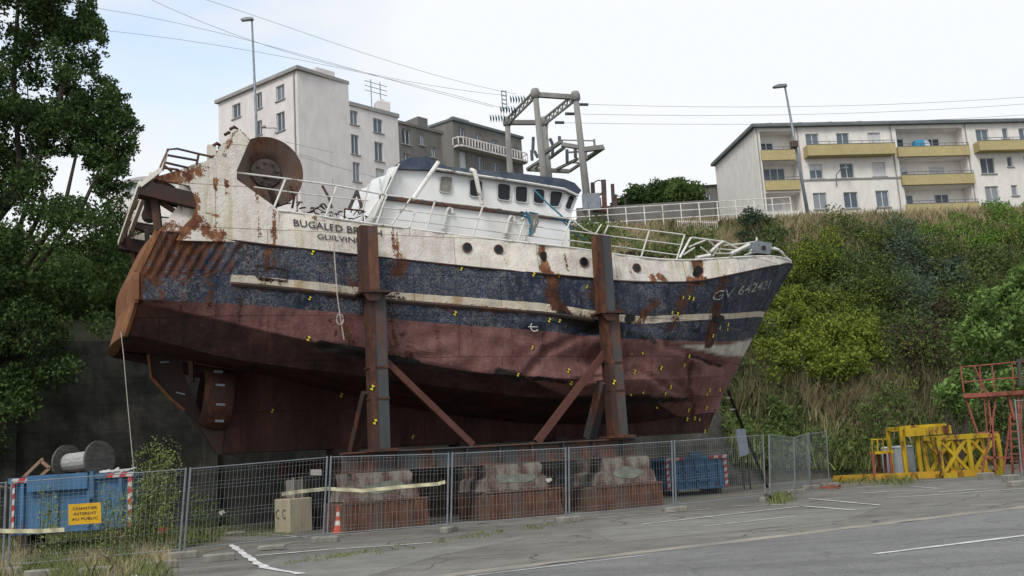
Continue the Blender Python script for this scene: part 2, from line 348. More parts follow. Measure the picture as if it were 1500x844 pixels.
for s_ in sw:
    x = WL(s_)[0]; top = 7.0*(1-sstep(18.5, 23.5, wall_s(x)))+.15+.12*noise.noise((s_*.5, 0, 2))
    for k in range(9):
        z = -.1+(top+.1)*k/8; o = .28*(1-k/8)+.05*noise.noise((s_*.9, z*.9, 0)); vs.append(WL(s_, o, z))
    vs.append(WL(s_, -.6, top)); vs.append(WL(s_, -.6, -.1))
for i in range(NS-1):
    for k in range(10): fs.append((i*11+k, (i+1)*11+k, (i+1)*11+k+1, i*11+k+1))
b_.add(vs, fs); b_.build('masonry', mt['wall'], rw)
b_ = MB()
for s_ in (-17, -9.7, -2.8): b_.box(WL(s_, .3, 3.4), (.5, .35, 6.8), A)
b_.build('buttress', mt['wall'], rw)

# ================= THE TRAWLER =================
ship = thing('trawler', 'large rusty white, navy and red fishing trawler propped upright on a steel cradle', 'fishing boat', P0+np.array([0, 0, 2.45]), A)
def bfun(B, s0, s1, p):
    def f(s):
        t = max(0., min(1., (s-s0)/(s1-s0))); v = B*(1-t**p)
        if s < 0: v *= 1-.10*(min(-s, 7)/7)**2
        return max(v, .02)
    return f
def level(px, B, p, s0=8.):
    s1 = sz(*px[-1], .02)[0]; bf = bfun(B, s0, s1, p); out_ = []
    for x, y in px[:-1]:
        s_ = sz(x, y, B)[0]
        for _ in range(60): s_ = .6*s_+.4*sz(x, y, bf(s_))[0]
        out_.append((s_, sz(x, y, bf(s_))[1]))
    out_.append(sz(*px[-1], .02)); out_.sort(); a = np.array(out_); return a, bf
LV = {}
LV['T'] = level([(262, 300), (405, 307), (430, 311), (500, 322), (560, 330), (700, 348), (840, 363), (915, 375), (985, 382), (1040, 380), (1095, 376), (1140, 376), (1160, 383)], 3.62, 2.7)
LV['1'] = level([(232, 337), (379, 358), (526, 374), (704, 393), (870, 408), (920, 414), (1018, 414), (1086, 400), (1160, 385)], 3.75, 2.7)
LV['2a'] = level([(203, 398), (340, 401), (514, 419), (553, 426), (821, 446), (860, 454), (930, 464), (1067, 460), (1121, 456)], 3.8, 2.2)
LV['2b'] = level([(202, 410), (340, 413), (514, 431), (553, 437), (821, 459), (860, 466), (930, 475), (1067, 468), (1118, 464)], 3.8, 2.15)
LV['3'] = level([(202, 438), (338, 445), (528, 460), (606, 471), (775, 483), (880, 492), (909, 496), (1012, 500), (1056, 501), (1101, 498)], 3.72, 1.95)
LV['4'] = level([(200, 441), (286, 459), (422, 493), (531, 515), (606, 529), (696, 546), (772, 551), (860, 556), (950, 556), (1030, 552), (1077, 547)], 3.5, 1.8)
LV['5'] = level([(185, 487), (340, 527), (531, 551), (700, 573), (800, 584), (917, 580), (1015, 581), (1060, 577)], 2.85, 1.7)
e6 = sz(1045, 603, .02); z5s = LV['5'][0][0][1]
a6 = np.array([(LV['5'][0][0][0], z5s-.15), (-3, 5.0), (0, 4.25), (3, 3.5), (7, 2.95), (11, 2.8), e6]); LV['6'] = (a6, lambda s: .24)
def smoothz(a, s):
    z = 0; k = 0
    for o in (-.8, -.4, 0, .4, .8): z += np.interp(np.clip(s+o, a[0, 0], a[-1, 0]), a[:, 0], a[:, 1]); k += 1
    return z/k
NC = 440
def strake(l0, l1, rows, i0, nc=NC, qmin=0.):
    a0, b0 = LV[l0]; a1, b1 = LV[l1]; G = []
    for r_ in range(rows+1):
        t = r_/rows; row = []
        for c in range(nc+1):
            q = qmin+(1-qmin)*c/nc; s0_ = a0[0, 0]+(a0[-1, 0]-a0[0, 0])*q; s1_ = a1[0, 0]+(a1[-1, 0]-a1[0, 0])*q
            z0, z1 = smoothz(a0, s0_), smoothz(a1, s1_)
            row.append((s0_+(s1_-s0_)*t, b0(s0_)+(b1(s1_)-b0(s0_))*t, z0+(z1-z0)*t, i0+t))
        G.append(row)
    return G
def dseg(px, py, x1, y1, x2, y2):
    dx, dy = x2-x1, y2-y1; t = max(0., min(1., ((px-x1)*dx+(py-y1)*dy)/(dx*dx+dy*dy+1e-6))); return math.hypot(px-x1-t*dx, py-y1-t*dy)
DENTS = [(890, 525, 75, 26, .55), (1000, 548, 42, 26, .38), (790, 575, 60, 14, .15), (700, 560, 40, 12, .12), (960, 470, 70, 18, .12), (1050, 540, 20, 30, .15), (850, 480, 50, 14, .15), (480, 508, 22, 6, .12), (610, 522, 40, 7, .08), (1020, 398, 12, 14, .15), (800, 375, 12, 20, .08)]
CREASE = [(770, 553, 800, 515, 7, .16), (800, 515, 880, 478, 7, .16), (840, 560, 930, 545, 5, .12), (935, 540, 1010, 583, 6, .12), (980, 505, 1060, 535, 6, .15), (1000, 560, 1015, 585, 6, .1), (960, 470, 985, 520, 6, .08), (560, 520, 690, 545, 4, .05)]
RUSTL = [(380, 408, 418, 413, 4, .42), (545, 430, 590, 437, 4, .4), (362, 350, 362, 398, 3, .4), (405, 358, 400, 400, 3, .4), (540, 385, 540, 420, 8, .35), (690, 480, 700, 530, 5, .3), (640, 475, 645, 525, 4, .3), (430, 455, 425, 485, 5, .35), (365, 450, 370, 475, 3, .3), (310, 420, 305, 450, 5, .35), (795, 358, 794, 372, 5, .8), (794, 372, 801, 388, 5, .8), (797, 391, 812, 410, 7, .9), (810, 410, 808, 432, 8, .95), (808, 430, 818, 450, 8, .95), (816, 448, 832, 464, 9, .9), (826, 373, 832, 396, 2.5, .6), (1018, 383, 1024, 395, 5, .8), (1026, 385, 1028, 412, 4, .8), (1010, 410, 1030, 411, 6, .8),
    (1014, 415, 1000, 445, 11, .55), (1000, 445, 985, 480, 9, .5), (1062, 408, 1046, 440, 5, .45), (1050, 450, 1038, 505, 6, .7), (955, 405, 958, 411, 4, .7), (966, 404, 975, 412, 6, .75), (958, 445, 940, 470, 9, .45), (870, 430, 900, 450, 12, .3), (915, 375, 928, 408, 4, .3),
    (240, 340, 205, 400, 16, .58), (262, 342, 225, 402, 16, .55), (285, 345, 250, 402, 16, .5), (308, 348, 275, 402, 14, .45), (330, 350, 305, 402, 12, .38), (355, 352, 335, 398, 10, .35), (205, 400, 202, 440, 8, .6), (235, 410, 232, 440, 14, .35), (270, 410, 268, 445, 14, .3),
    (392, 360, 392, 395, 7, .32), (430, 365, 430, 400, 5, .28), (480, 370, 480, 395, 5, .3), (584, 385, 584, 398, 11, .5), (505, 372, 520, 425, 10, .28), (575, 440, 590, 525, 18, .28), (500, 470, 520, 510, 10, .35), (350, 418, 350, 470, 6, .3), (485, 470, 490, 500, 8, .3),
    (377, 308, 380, 355, 4, .38), (403, 318, 402, 358, 5, .5), (310, 335, 316, 345, 10, .55), (290, 315, 292, 340, 7, .7), (574, 335, 578, 375, 5, .42), (582, 340, 583, 378, 2, .5), (648, 345, 650, 370, 4, .25), (740, 370, 742, 390, 4, .32), (732, 360, 735, 370, 3, .3), (450, 318, 480, 325, 8, .3), (465, 335, 480, 360, 9, .2),
    (820, 455, 880, 475, 8, .45), (560, 440, 700, 452, 4, .4), (700, 452, 815, 462, 4, .4), (345, 418, 520, 436, 4, .45), (1017, 530, 1015, 610, 4, .45), (835, 500, 840, 540, 5, .25)]
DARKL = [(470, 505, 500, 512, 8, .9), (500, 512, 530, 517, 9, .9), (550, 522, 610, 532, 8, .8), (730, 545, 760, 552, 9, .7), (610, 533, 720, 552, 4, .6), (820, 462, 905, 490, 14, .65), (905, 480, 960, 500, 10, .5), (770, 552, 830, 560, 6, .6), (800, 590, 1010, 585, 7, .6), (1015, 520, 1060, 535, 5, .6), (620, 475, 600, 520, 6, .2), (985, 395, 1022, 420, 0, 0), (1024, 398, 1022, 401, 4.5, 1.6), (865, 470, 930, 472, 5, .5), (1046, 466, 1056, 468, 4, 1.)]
WEDGE = [(985, 503), (1012, 505), (1056, 507), (1103, 497), (1091, 523), (1060, 520), (1022, 512)]
def inpoly(x, y, P):
    c = False; j = len(P)-1
    for i in range(len(P)):
        if (P[i][1] > y) != (P[j][1] > y) and x < (P[j][0]-P[i][0])*(y-P[i][1])/(P[j][1]-P[i][1])+P[i][0]: c = not c
        j = i
    return c
def wsd(x, y):
    d = min(dseg(x, y, *WEDGE[i-1], *WEDGE[i]) for i in range(len(WEDGE))); return d if inpoly(x, y, WEDGE) else -d
SURF = []                          # (px, py, s, b, z) of the starboard shell
def shell(name, strakes, mat, parent, nc=NC, caps=None):
    vs = []; fs = []; lv = []; ru = []; dk = []; wd = []; st = []; rb = []
    for side in (1, -1):
        for G in strakes:
            base = len(vs); nr = len(G); ncc = len(G[0])
            for r_ in range(nr):
                for c in range(ncc):
                    s_, b_, z_, l_ = G[r_][c]; x, y = proj(W(s_, b_, z_)); d = 0; fade = min(1., b_/1.2)
                    rr = dd = 0.; ww = 0.; ss = 0.; rib = 0.
                    if side == 1:
                        for (cx, cy, rx, ry, a_) in DENTS:
                            k = ((x-cx)/rx)**2+((y-cy)/ry)**2
                            if k < 4: d += a_*math.exp(-k*1.6)
                        for (x1, y1, x2, y2, w_, a_) in CREASE:
                            k = dseg(x, y, x1, y1, x2, y2)/w_
                            if k < 2.5: d += a_*math.exp(-k*k)
                        for (x1, y1, x2, y2, w_, a_) in RUSTL:
                            if w_ and abs(x-(x1+x2)/2) < 90:
                                k = dseg(x, y, x1, y1, x2, y2)/w_
                                if k < 2.5: rr = max(rr, a_*math.exp(-k*k*.7))
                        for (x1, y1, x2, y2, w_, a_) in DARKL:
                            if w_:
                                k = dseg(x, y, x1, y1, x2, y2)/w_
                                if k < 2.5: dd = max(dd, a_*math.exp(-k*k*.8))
                        ww = max(0., min(1., .5+wsd(x, y)/2.5)) if 970 < x < 1115 and 485 < y < 535 else 0.
                        ss = 1. if (x > 338 and l_ > .5) else 0.
                        d += .07*noise.noise((s_*.9, z_*1.1, 3))+.03*noise.noise((s_*2.4, z_*2.6, 1)) + .014*math.cos(s_*2*math.pi/.6)*(1 if l_ > .1 else .3)
                        if x < 390 and y < 405 and l_ > 0.02:
                            rib = max(0, 1-max(0, x-300)/90); d += .035*rib*math.sin((G[0][c][0])*2*math.pi/.28)
                    if x > 500 and l_ >= 2.5: d += .12*noise.noise((s_*1.6, z_*1.9, 7))*min(1, (x-500)/300)
                    edge = min(1., (c)/4.)*min(1., (ncc-1-c)/4.)
                    b2 = max(.015, b_-d*fade*edge) * side
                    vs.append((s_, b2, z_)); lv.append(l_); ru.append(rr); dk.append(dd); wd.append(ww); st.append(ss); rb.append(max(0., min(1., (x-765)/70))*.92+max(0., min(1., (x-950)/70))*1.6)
                    if side == 1 and c % 2 == 0: SURF.append((x, y, s_, abs(b2), z_))
            for r_ in range(nr-1):
                for c in range(ncc-1):
                    q = (base+r_*ncc+c, base+(r_+1)*ncc+c, base+(r_+1)*ncc+c+1, base+r_*ncc+c+1); fs.append(q if side == 1 else q[::-1])
    wv = [tuple(W(*v)) for v in vs]; mb = MB(); mb.add(wv, fs); o = mb.build(name, mat, parent, smooth=False); me = o.data
    for nm, arr in (('lv', lv), ('rustA', ru), ('darkA', dk), ('wedge', wd), ('stripe', st), ('rib', rb)):
        a_ = me.attributes.new(nm, 'FLOAT', 'POINT'); a_.data.foreach_set('value', np.array(arr, np.float32))
    return o
def hullmat(name, bulwark=False):
    m_, t, B = nodes(name)
    AT = lambda n: N(t, 'ShaderNodeAttribute', attribute_name=n).outputs['Fac']
    lv, ra, da, wd, st, rb = (AT(n) for n in ('lv', 'rustA', 'darkA', 'wedge', 'stripe', 'rib'))
    fs_ = noiseN(t, 1.1, 9, .72, (1, 1, .3)); ff = noiseN(t, 6, 7, .75, seed=2); fl = noiseN(t, .8, 5, .6, (1, 1, .5), seed=7); fleck = noiseN(t, 19, 5, .8, (1, 1, 1), seed=11); fv = noiseN(t, 2.2, 8, .7, (1, 1, .12), seed=15)
    if bulwark:
        base = mix(t, .8, (.78, .76, .70), ramp(t, fv, [(.33, (.62, .50, .30)), (.52, (1, 1, 1))]), 'MULTIPLY')
        base = mix(t, .6, base, ramp(t, ff, [(.3, (.75, .68, .55)), (.5, (1, 1, 1))]), 'MULTIPLY')
        thr = .62
        rr_ = [(.3, (.07, .026, .015)), (.45, (.16, .058, .03)), (.6, (.30, .145, .06)), (.78, (.46, .31, .16))]
    else:
        fmask = ramp(t, fl, [(.40, .05), (.52, 1.)]); fbig = ramp(t, noiseN(t, 4.5, 8, .85, (1, 1, .7), seed=61), [(.54, 0.), (.57, 1.)])
        fk = ramp(t, fleck, [(.48, .0), (.6, 1.)]); fk = math_(t, 'MULTIPLY', fk, fmask); fk = math_(t, 'MAXIMUM', fk, math_(t, 'MULTIPLY', fbig, .65))
        navy = mix(t, fk, ramp(t, fs_, [(.3, (.012, .019, .038)), (.7, (.028, .044, .082))]), ramp(t, fv, [(.3, (.12, .115, .11)), (.7, (.25, .26, .28))]))
        cream = mix(t, .8, (.66, .62, .52), ramp(t, fv, [(.35, (.6, .42, .2)), (.55, (1, 1, 1))]), 'MULTIPLY')
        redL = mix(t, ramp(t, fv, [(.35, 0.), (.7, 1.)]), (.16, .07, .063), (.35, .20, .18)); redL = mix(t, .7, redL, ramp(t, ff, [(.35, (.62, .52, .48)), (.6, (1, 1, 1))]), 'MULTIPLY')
        redD = mix(t, ramp(t, fs_, [(.35, 0.), (.65, 1.)]), (.022, .014, .012), (.10, .042, .036)); redD = mix(t, .6, redD, ramp(t, ff, [(.35, (.55, .55, .55)), (.6, (1, 1, 1))]), 'MULTIPLY')  # underside red: grime and growth, darkened further to paint the hull's shade
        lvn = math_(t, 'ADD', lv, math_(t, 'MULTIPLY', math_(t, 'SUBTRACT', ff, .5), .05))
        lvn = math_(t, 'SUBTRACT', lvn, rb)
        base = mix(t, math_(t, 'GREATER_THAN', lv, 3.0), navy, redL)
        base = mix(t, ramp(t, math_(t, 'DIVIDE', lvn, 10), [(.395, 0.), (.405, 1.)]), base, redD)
        sm = math_(t, 'MULTIPLY', math_(t, 'MULTIPLY', math_(t, 'GREATER_THAN', lv, 1.0), math_(t, 'LESS_THAN', lv, 2.0)), st)
        base = mix(t, sm, base, cream); base = mix(t, wd, base, mix(t, .6, (.62, .60, .54), ramp(t, fv, [(.3, .7), (.55, 1.)]), 'MULTIPLY')); thr = .6
        rr_ = RUSTS
    k = math_(t, 'ADD', ra, math_(t, 'MULTIPLY', math_(t, 'SUBTRACT', fs_, .5), 1.5)); k = math_(t, 'ADD', k, math_(t, 'MULTIPLY', math_(t, 'SUBTRACT', ff, .5), 1.5)); k = math_(t, 'ADD', k, .13 if not bulwark else .06)
    fz = noiseN(t, 20, 4, .8, seed=51); k = math_(t, 'ADD', k, math_(t, 'MULTIPLY', math_(t, 'SUBTRACT', fz, .5), .8)); rm = ramp(t, k, [(.40, 0.), (.47, .6), (.55, 1.)])
    col = mix(t, rm, base, ramp(t, noiseN(t, 3.5, 7, .7, (1, 1, .5), seed=21), rr_))
    tcb = N(t, 'ShaderNodeTexCoord'); mpb = N(t, 'ShaderNodeMapping'); mpb.inputs['Rotation'].default_value = (R(90), 0, 0); t.links.new(tcb.outputs['Object'], mpb.inputs['Vector']); br = N(t, 'ShaderNodeTexBrick'); t.links.new(mpb.outputs[0], br.inputs['Vector'])
    br.inputs['Scale'].default_value = 1; br.inputs['Brick Width'].default_value = 2.9; br.inputs['Row Height'].default_value = 1.25; br.inputs['Mortar Size'].default_value = .012; br.inputs['Color1'].default_value = (1, 1, 1, 1); br.inputs['Color2'].default_value = (.86, .86, .88, 1); br.inputs['Mortar'].default_value = (.42, .36, .32, 1)
    col = mix(t, .95, col, br.outputs['Color'], 'MULTIPLY')
    scf = noiseN(t, 7, 6, .8, (.5, 1, 1.6), seed=31); scf2 = noiseN(t, .9, 4, .6, seed=35)
    col = mix(t, math_(t, 'MULTIPLY', ramp(t, scf, [(.66, 0.), (.70, 1.)]), ramp(t, scf2, [(.45, 0.), (.6, .7)])), col, (.33, .28, .25) if not bulwark else (.3, .16, .08))
    blk = noiseN(t, 5, 8, .8, (.8, 1, 1), seed=41); col = mix(t, ramp(t, blk, [(.62, 0.), (.68, .85 if not bulwark else .0)]), col, (.03, .018, .014))
    wash = math_(t, 'MULTIPLY', ramp(t, fv, [(.46, 0.), (.60, 1.)]), .5 if not bulwark else .4)
    col = mix(t, wash, col, mix(t, .75, col, (.42, .22, .09), 'MULTIPLY'))
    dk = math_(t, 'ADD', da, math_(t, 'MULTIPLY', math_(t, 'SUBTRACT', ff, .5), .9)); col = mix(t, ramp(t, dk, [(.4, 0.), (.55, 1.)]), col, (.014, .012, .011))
    t.links.new(col, B.inputs['Base Color']); B.inputs['Roughness'].default_value = .8; B.inputs['Specular IOR Level'].default_value = .25
    bump(t, B, math_(t, 'ADD', ff, math_(t, 'MULTIPLY', fs_, 1.2)), .8, .07); return m_
mt['hull'] = hullmat('peeling_hull_paint'); mt['bulw'] = hullmat('peeling_white_bulwark', True)
hull = shell('hull', [strake('1', '2a', 14, 0), strake('2a', '2b', 3, 1), strake('2b', '3', 7, 2), strake('3', '4', 14, 3), strake('4', '5', 10, 4), strake('5', '6', 12, 5)], mt['hull'], ship)
# the bulwark ends where the high stern plate begins
bul = shell('bulwark', [strake('T', '1', 14, -1, 420)], mt['bulw'], ship)
# transom
def lpt(l, s_=None):
    a, bf = LV[l]; s_ = a[0, 0] if s_ is None else s_; return s_, bf(s_), smoothz(a, s_)
mb = MB(); col_ = [lpt(l) for l in ('1', '2a', '2b', '3', '4', '5', '6')]; vs = []
for s_, b_, z_ in col_:
    for k in range(9): u = 1-k/4.; vs.append(W(s_-.02-.25*(1-u*u)*(1 if b_ > 1 else 0), b_*u, z_))
fs = [(r_*9+k, r_*9+k+1, (r_+1)*9+k+1, (r_+1)*9+k) for r_ in range(6) for k in range(8)]
mb.add(vs, fs)
mt['orange'] = rusty('orange_rusted_transom', (.19, .085, .04), .5, 1.4, rusts=[(.3, (.06, .026, .015)), (.5, (.18, .075, .03)), (.72, (.33, .17, .06))])
mb.build('transom', mt['orange'], ship)
mb = MB()
for a_, b_ in zip(col_[:-2], col_[1:-1]): mb.bar(W(a_[0]-.03, a_[1]-.03, a_[2]), W(b_[0]-.03, b_[1]-.03, b_[2]), .1, .16)
mb.build('transom_edge', mt['orange'], ship)
# deck
mb = MB(); vs = []; a1, b1 = LV['1']; SS = np.linspace(a1[0, 0]+.3, a1[-1, 0]-.1, 60)
for s_ in SS: vs += [W(s_, b1(s_)-.12, smoothz(a1, s_)+.25), W(s_, -b1(s_)+.12, smoothz(a1, s_)+.25)]
mb.add(vs, [(2*i, 2*i+2, 2*i+3, 2*i+1) for i in range(59)]); mb.build('deck', mt['dkrust'], ship)
# rub rails: ledge below the white paint, half-round strake below the stripe, bulwark cap
def rubrail(l, r_, ds, mat, name, sa, sb, dz=0):
    a, bf = LV[l]; mb = MB(); n_ = 90
    for sd_ in (1, -1): mb.tube([W(s_, sd_*(bf(s_)+ds), smoothz(a, s_)+dz) for s_ in np.linspace(sa, sb, n_)], r_, 6)
    pieces(mb, name, mat, ship)
rubrail('1', .035, 0.0, mt['dkrust'], 'sheer_rail', a1[0, 0]+.2, a1[-1, 0]-.05)
rubrail('2b', .075, -.02, mt['dkrust'], 'rubbing_strake', sz(340, 414, 3.8)[0], sz(870, 468, 3.8)[0], -.05)
aT, bT = LV['T']; rubrail('T', .035, 0, mt['rail'], 'bulwark_cap', sz(405, 307, 3.6)[0], aT[-1, 0]-.1)
mb = MB(); mb.tube([W(aT[-1, 0], 0, smoothz(aT, aT[-1, 0])), W(a1[-1, 0], 0, smoothz(a1, a1[-1, 0])-.1)]+[W(LV[l][0][-1, 0], 0, LV[l][0][-1, 1]) for l in ('2a', '2b', '3', '4', '5', '6')], .04, 6); mb.build('stem', mt['hull'], ship)
# keel
sk0 = sz(326, 664, .2); skE = sz(1031, 634, .02)
top = [(s_, smoothz(a6, s_)+.1) for s_ in np.linspace(sk0[0]+.35, a6[-1, 0], 20)]
bot = [skE, sz(900, 641, .2), sz(600, 654, .2), sk0]
mb = MB(); mb.prism([W(s_, .23, z_) for s_, z_ in top+bot], -NX*.46); keel = mb.build('keel', mt['hull'], ship)
nv = len(keel.data.vertices)
for nm, val in (('lv', 5.), ('rustA', .1), ('darkA', .05), ('wedge', 0.), ('stripe', 0.), ('rib', 0.)):
    a_ = keel.data.attributes.new(nm, 'FLOAT', 'POINT'); a_.data.foreach_set('value', np.full(nv, val, np.float32))
# rudder, skeg, nozzle, propeller
def ppoly(pl, b): return [W(sz(x, y, b)[0], b, sz(x, y, b)[1]) for x, y in pl]
mb = MB(); mb.prism(ppoly([(216, 497), (224, 555), (252, 585), (278, 610), (291, 622), (296, 612), (282, 578), (268, 545), (264, 497)], .09), -NX*.18); rud = mb.build('rudder', mt['dkrust'], ship)
mb = MB(); pl = ppoly([(216, 497), (223, 555), (248, 583), (270, 602)], .1)
for a_, b_ in zip(pl[:-1], pl[1:]): mb.bar(a_, b_, .22, .07)
mb.build('rudder_edge', mt['orange'], rud)
mb = MB()
for p1, p2 in (((235, 531), (248, 530)), ((258, 575), (271, 578))): mb.bar(ppoly([p1], .14)[0], ppoly([p2], .14)[0], .05, .05)
pieces(mb, 'anode', mt['galv'], rud)
mb = MB(); mb.bar(ppoly([(279, 500)], .06)[0], ppoly([(281, 560)], .06)[0], .14, .14); mb.build('rudder_post', mt['greysteel'], ship)
mb = MB(); mb.prism(ppoly([(290, 620), (318, 665), (350, 668), (352, 640), (310, 622), (298, 612)], .16), -NX*.32); mb.build('skeg_heel', mt['dkrust'], ship)
mb = MB(); c0 = W(sz(322, 583, .9)[0], 0, sz(322, 583, .9)[1]+.05); axd = UX*.97+np.array([0, 0, -.12])
prof = [(.80, -.45), (.86, -.42), (.95, -.2), (.98, .1), (.94, .42), (.88, .45), (.84, .2), (.80, -.1), (.80, -.45)]
mb.lathe(prof, c0, axd, 32); nzl = mb.build('propeller_nozzle', mt['rust'], ship, smooth=True)
mb = MB()
for th in (.9, .35, -.25, -.8):
    p = c0+(NX*math.cos(th)+ZX*math.sin(th))*1.0; mb.bar(p-UX*.12, p+UX*.14-ZX*.02, .05, .07)
pieces(mb, 'anode', mt['galv'], nzl)
mb = MB(); mb.lathe([(0, -.35), (.14, -.25), (.17, .1), (.14, .4)], c0, UX, 14)
for k in range(4):
    a_ = k*math.pi/2+.4; r1 = NX*math.cos(a_)+ZX*math.sin(a_); t1 = -NX*math.sin(a_)+ZX*math.cos(a_)
    mb.prism([c0+r1*.12-t1*.1, c0+r1*.45-t1*.3, c0+r1*.74-t1*.2, c0+r1*.76+t1*.15, c0+r1*.4+t1*.22, c0+r1*.12+t1*.1], UX*.05)
mb.build('propeller', mt['dkrust'], ship)
mb = MB(); mb.lathe([(.2, -2.2), (.2, -.3)], c0+UX*2.4, UX, 12); mb.build('propeller_shaft', mt['dkrust'], ship)
# ---- stern gallows ----
stp = [(258, 352), (270, 330), (282, 318), (288, 300), (283, 285), (278, 272), (224, 262), (232, 258), (262, 249), (285, 240), (300, 237), (316, 228), (322, 215), (330, 207), (338, 194), (344, 189), (352, 191), (360, 197), (366, 205), (356, 228), (347, 249), (347, 263), (372, 281), (400, 301), (408, 309), (408, 362), (340, 354)]
BG = 3.66
def gplate(side, name, mat, dent=0):
    pts = [sz(x, y, BG) for x, y in stp]
    mb = MB(); mb.prism([W(s_, side*BG, z_) for s_, z_ in pts], -NX*side*.1); return mb.build(name, mat, ship)
g1 = gplate(1, 'gallows_plate', mt['bulw']); g2 = gplate(-1, 'gallows_plate', mt['bulw'])
def gattr(o, side):
    me = o.data; import bmesh as bm_
    b = bm_.new(); b.from_mesh(me); bm_.ops.triangulate(b, faces=b.faces[:]); 
    for _ in range(5): bm_.ops.subdivide_edges(b, edges=[e for e in b.edges if e.calc_length() > .16], cuts=1); bm_.ops.triangulate(b, faces=b.faces[:])
    b.to_mesh(me); b.free(); mw = wmat(o); ru = []
    RG = [(262, 262, 285, 250, 14, .6), (235, 262, 262, 256, 10, .65), (283, 290, 287, 330, 8, .85), (290, 325, 320, 345, 12, .6), (316, 264, 314, 272, 3, .9), (332, 266, 333, 273, 3, .8), (376, 285, 380, 350, 3.5, .45), (402, 305, 402, 358, 5, .5), (327, 228, 345, 192, 3, .45), (303, 312, 320, 316, 3, .7), (315, 274, 316, 290, 4, .3), (332, 274, 333, 285, 3, .3), (320, 315, 318, 315, 3, .5), (355, 192, 366, 204, 3, .5), (260, 345, 275, 325, 12, .95)]
    for v in me.vertices:
        x, y = proj(mw @ v.co); rr = 0
        if side < 0: rr = .25
        else:
            for (x1, y1, x2, y2, w_, a_) in RG:
                k = dseg(x, y, x1, y1, x2, y2)/w_
                if k < 2.5: rr = max(rr, a_*math.exp(-k*k*.7))
        ru.append(rr)
    n_ = len(me.vertices)
    for nm in ('lv', 'rustA', 'darkA', 'wedge', 'stripe', 'rib'):
        a_ = me.attributes.new(nm, 'FLOAT', 'POINT'); a_.data.foreach_set('value', np.array(ru if nm == 'rustA' else [0]*n_, np.float32))
gattr(g1, 1); gattr(g2, -1)
def P(x, y, b): s_, z_ = sz(x, y, b); return W(s_, b, z_)
def flip(p, b2):   # same s,z at another half breadth
    q = np.asarray(p)-P0; return W(q @ UX, b2, q[2])
mb = MB()
for sd_ in (1, -1):
    a_, b_ = P(205, 275, BG-.1), P(288, 295, BG-.1); mb.bar(flip(a_, sd_*(BG-.25)), flip(b_, sd_*(BG-.25)), .5, .42)
pieces(mb, 'platform_beam', mt['dkrust'], ship)
mb = MB(); tl = P(222, 258, BG-.15); bl = P(205, 272, BG-.15)
for q in (tl, bl): mb.bar(flip(q, BG), flip(q, -BG), .12, .14)
mb.bar(P(205, 272, BG), P(236, 248, BG), .07, .12); mb.bar(P(236, 248, BG), P(245, 222, BG), .06, .08)
pieces(mb, 'cross_beam', mt['white'], ship)
mb = MB()
for (x1, y1, x2, y2, w_) in [(226, 285, 232, 338, .16), (228, 292, 272, 320, .1), (262, 290, 265, 330, .09), (275, 295, 276, 325, .08), (226, 262, 255, 278, .12), (233, 262, 235, 275, .08)]: mb.bar(P(x1, y1, BG-.3), P(x2, y2, BG-.3), w_, w_*1.3)
for (x1, y1, x2, y2, w_) in [(226, 285, 232, 338, .14), (228, 292, 272, 320, .1)]: mb.bar(flip(P(x1, y1, BG-.3), -BG+.3), flip(P(x2, y2, BG-.3), -BG+.3), w_)
pieces(mb, 'gallows_strut', mt['rust'], ship)
mb = MB(); mb.box(P(219, 304, BG-.6), (.28, .3, .75), A); mb.lathe([(.0, -.1), (.2, -.1), (.22, 0), (.2, .1), (0, .1)], P(219, 316, BG-.6), NX, 14); mb.build('towing_block', mt['dkrust'], ship)
# aft deck structure on the port side
mb = MB(); mb.bar(P(182, 320, -2.8), P(250, 345, -2.8), .25, .4); mb.bar(P(182, 320, -2.8), P(215, 285, -1.5), .1); mb.bar(P(184, 323, -2.9), P(183, 352, -2.9), .12); mb.bar(P(215, 335, 0), P(216, 360, 0), .12); pieces(mb, 'stern_roller_frame', mt['dkrust'], ship)
mb = MB(); mb.prism([P(188, 312, -2.7), P(270, 326, -2.7), P(274, 338, -2.7), P(190, 324, -2.7)], NX*.06); mb.build('stern_rail_plate', mt['white'], ship)
# small stub structures on the gallows top
mb = MB(); mb.box(P(310, 229, BG-.3), (.24, .24, .62), A); mb.build('bollard', mt['white'], ship)
mb = MB()
for pl in ([(228, 262, BG), (246, 219, BG), (260, 218, BG), (293, 226, BG), (312, 230, BG)], [(243, 227, BG), (288, 235, BG)], [(241, 238, BG), (276, 246, BG)], [(240, 246, BG), (262, 249, BG)], [(291, 226, BG), (288, 241, BG)], [(246, 219, BG), (238, 250, BG)], [(240, 242, BG), (252, 252, BG)]):
    mb.tube([P(*q) for q in pl], .035, 6)
mb.tube([flip(P(x, y, BG), -BG) for x, y in ((230, 262), (246, 219), (312, 230))], .035); mb.tube([P(246, 219, BG), flip(P(246, 219, BG), -BG)], .035)
mb.build('gallows_railing', mt['greysteel'], ship)
mb = MB()
for (x, y) in ((318, 212), (326, 216), (323, 222), (324, 231), (313, 231), (335, 196), (343, 188)): mb.tube([P(x-6, y+2, BG-.2), P(x, y-2, BG-.2), P(x+5, y+2, BG-.3)], .05, 5)
pieces(mb, 'torn_edge', mt['rust'], ship)
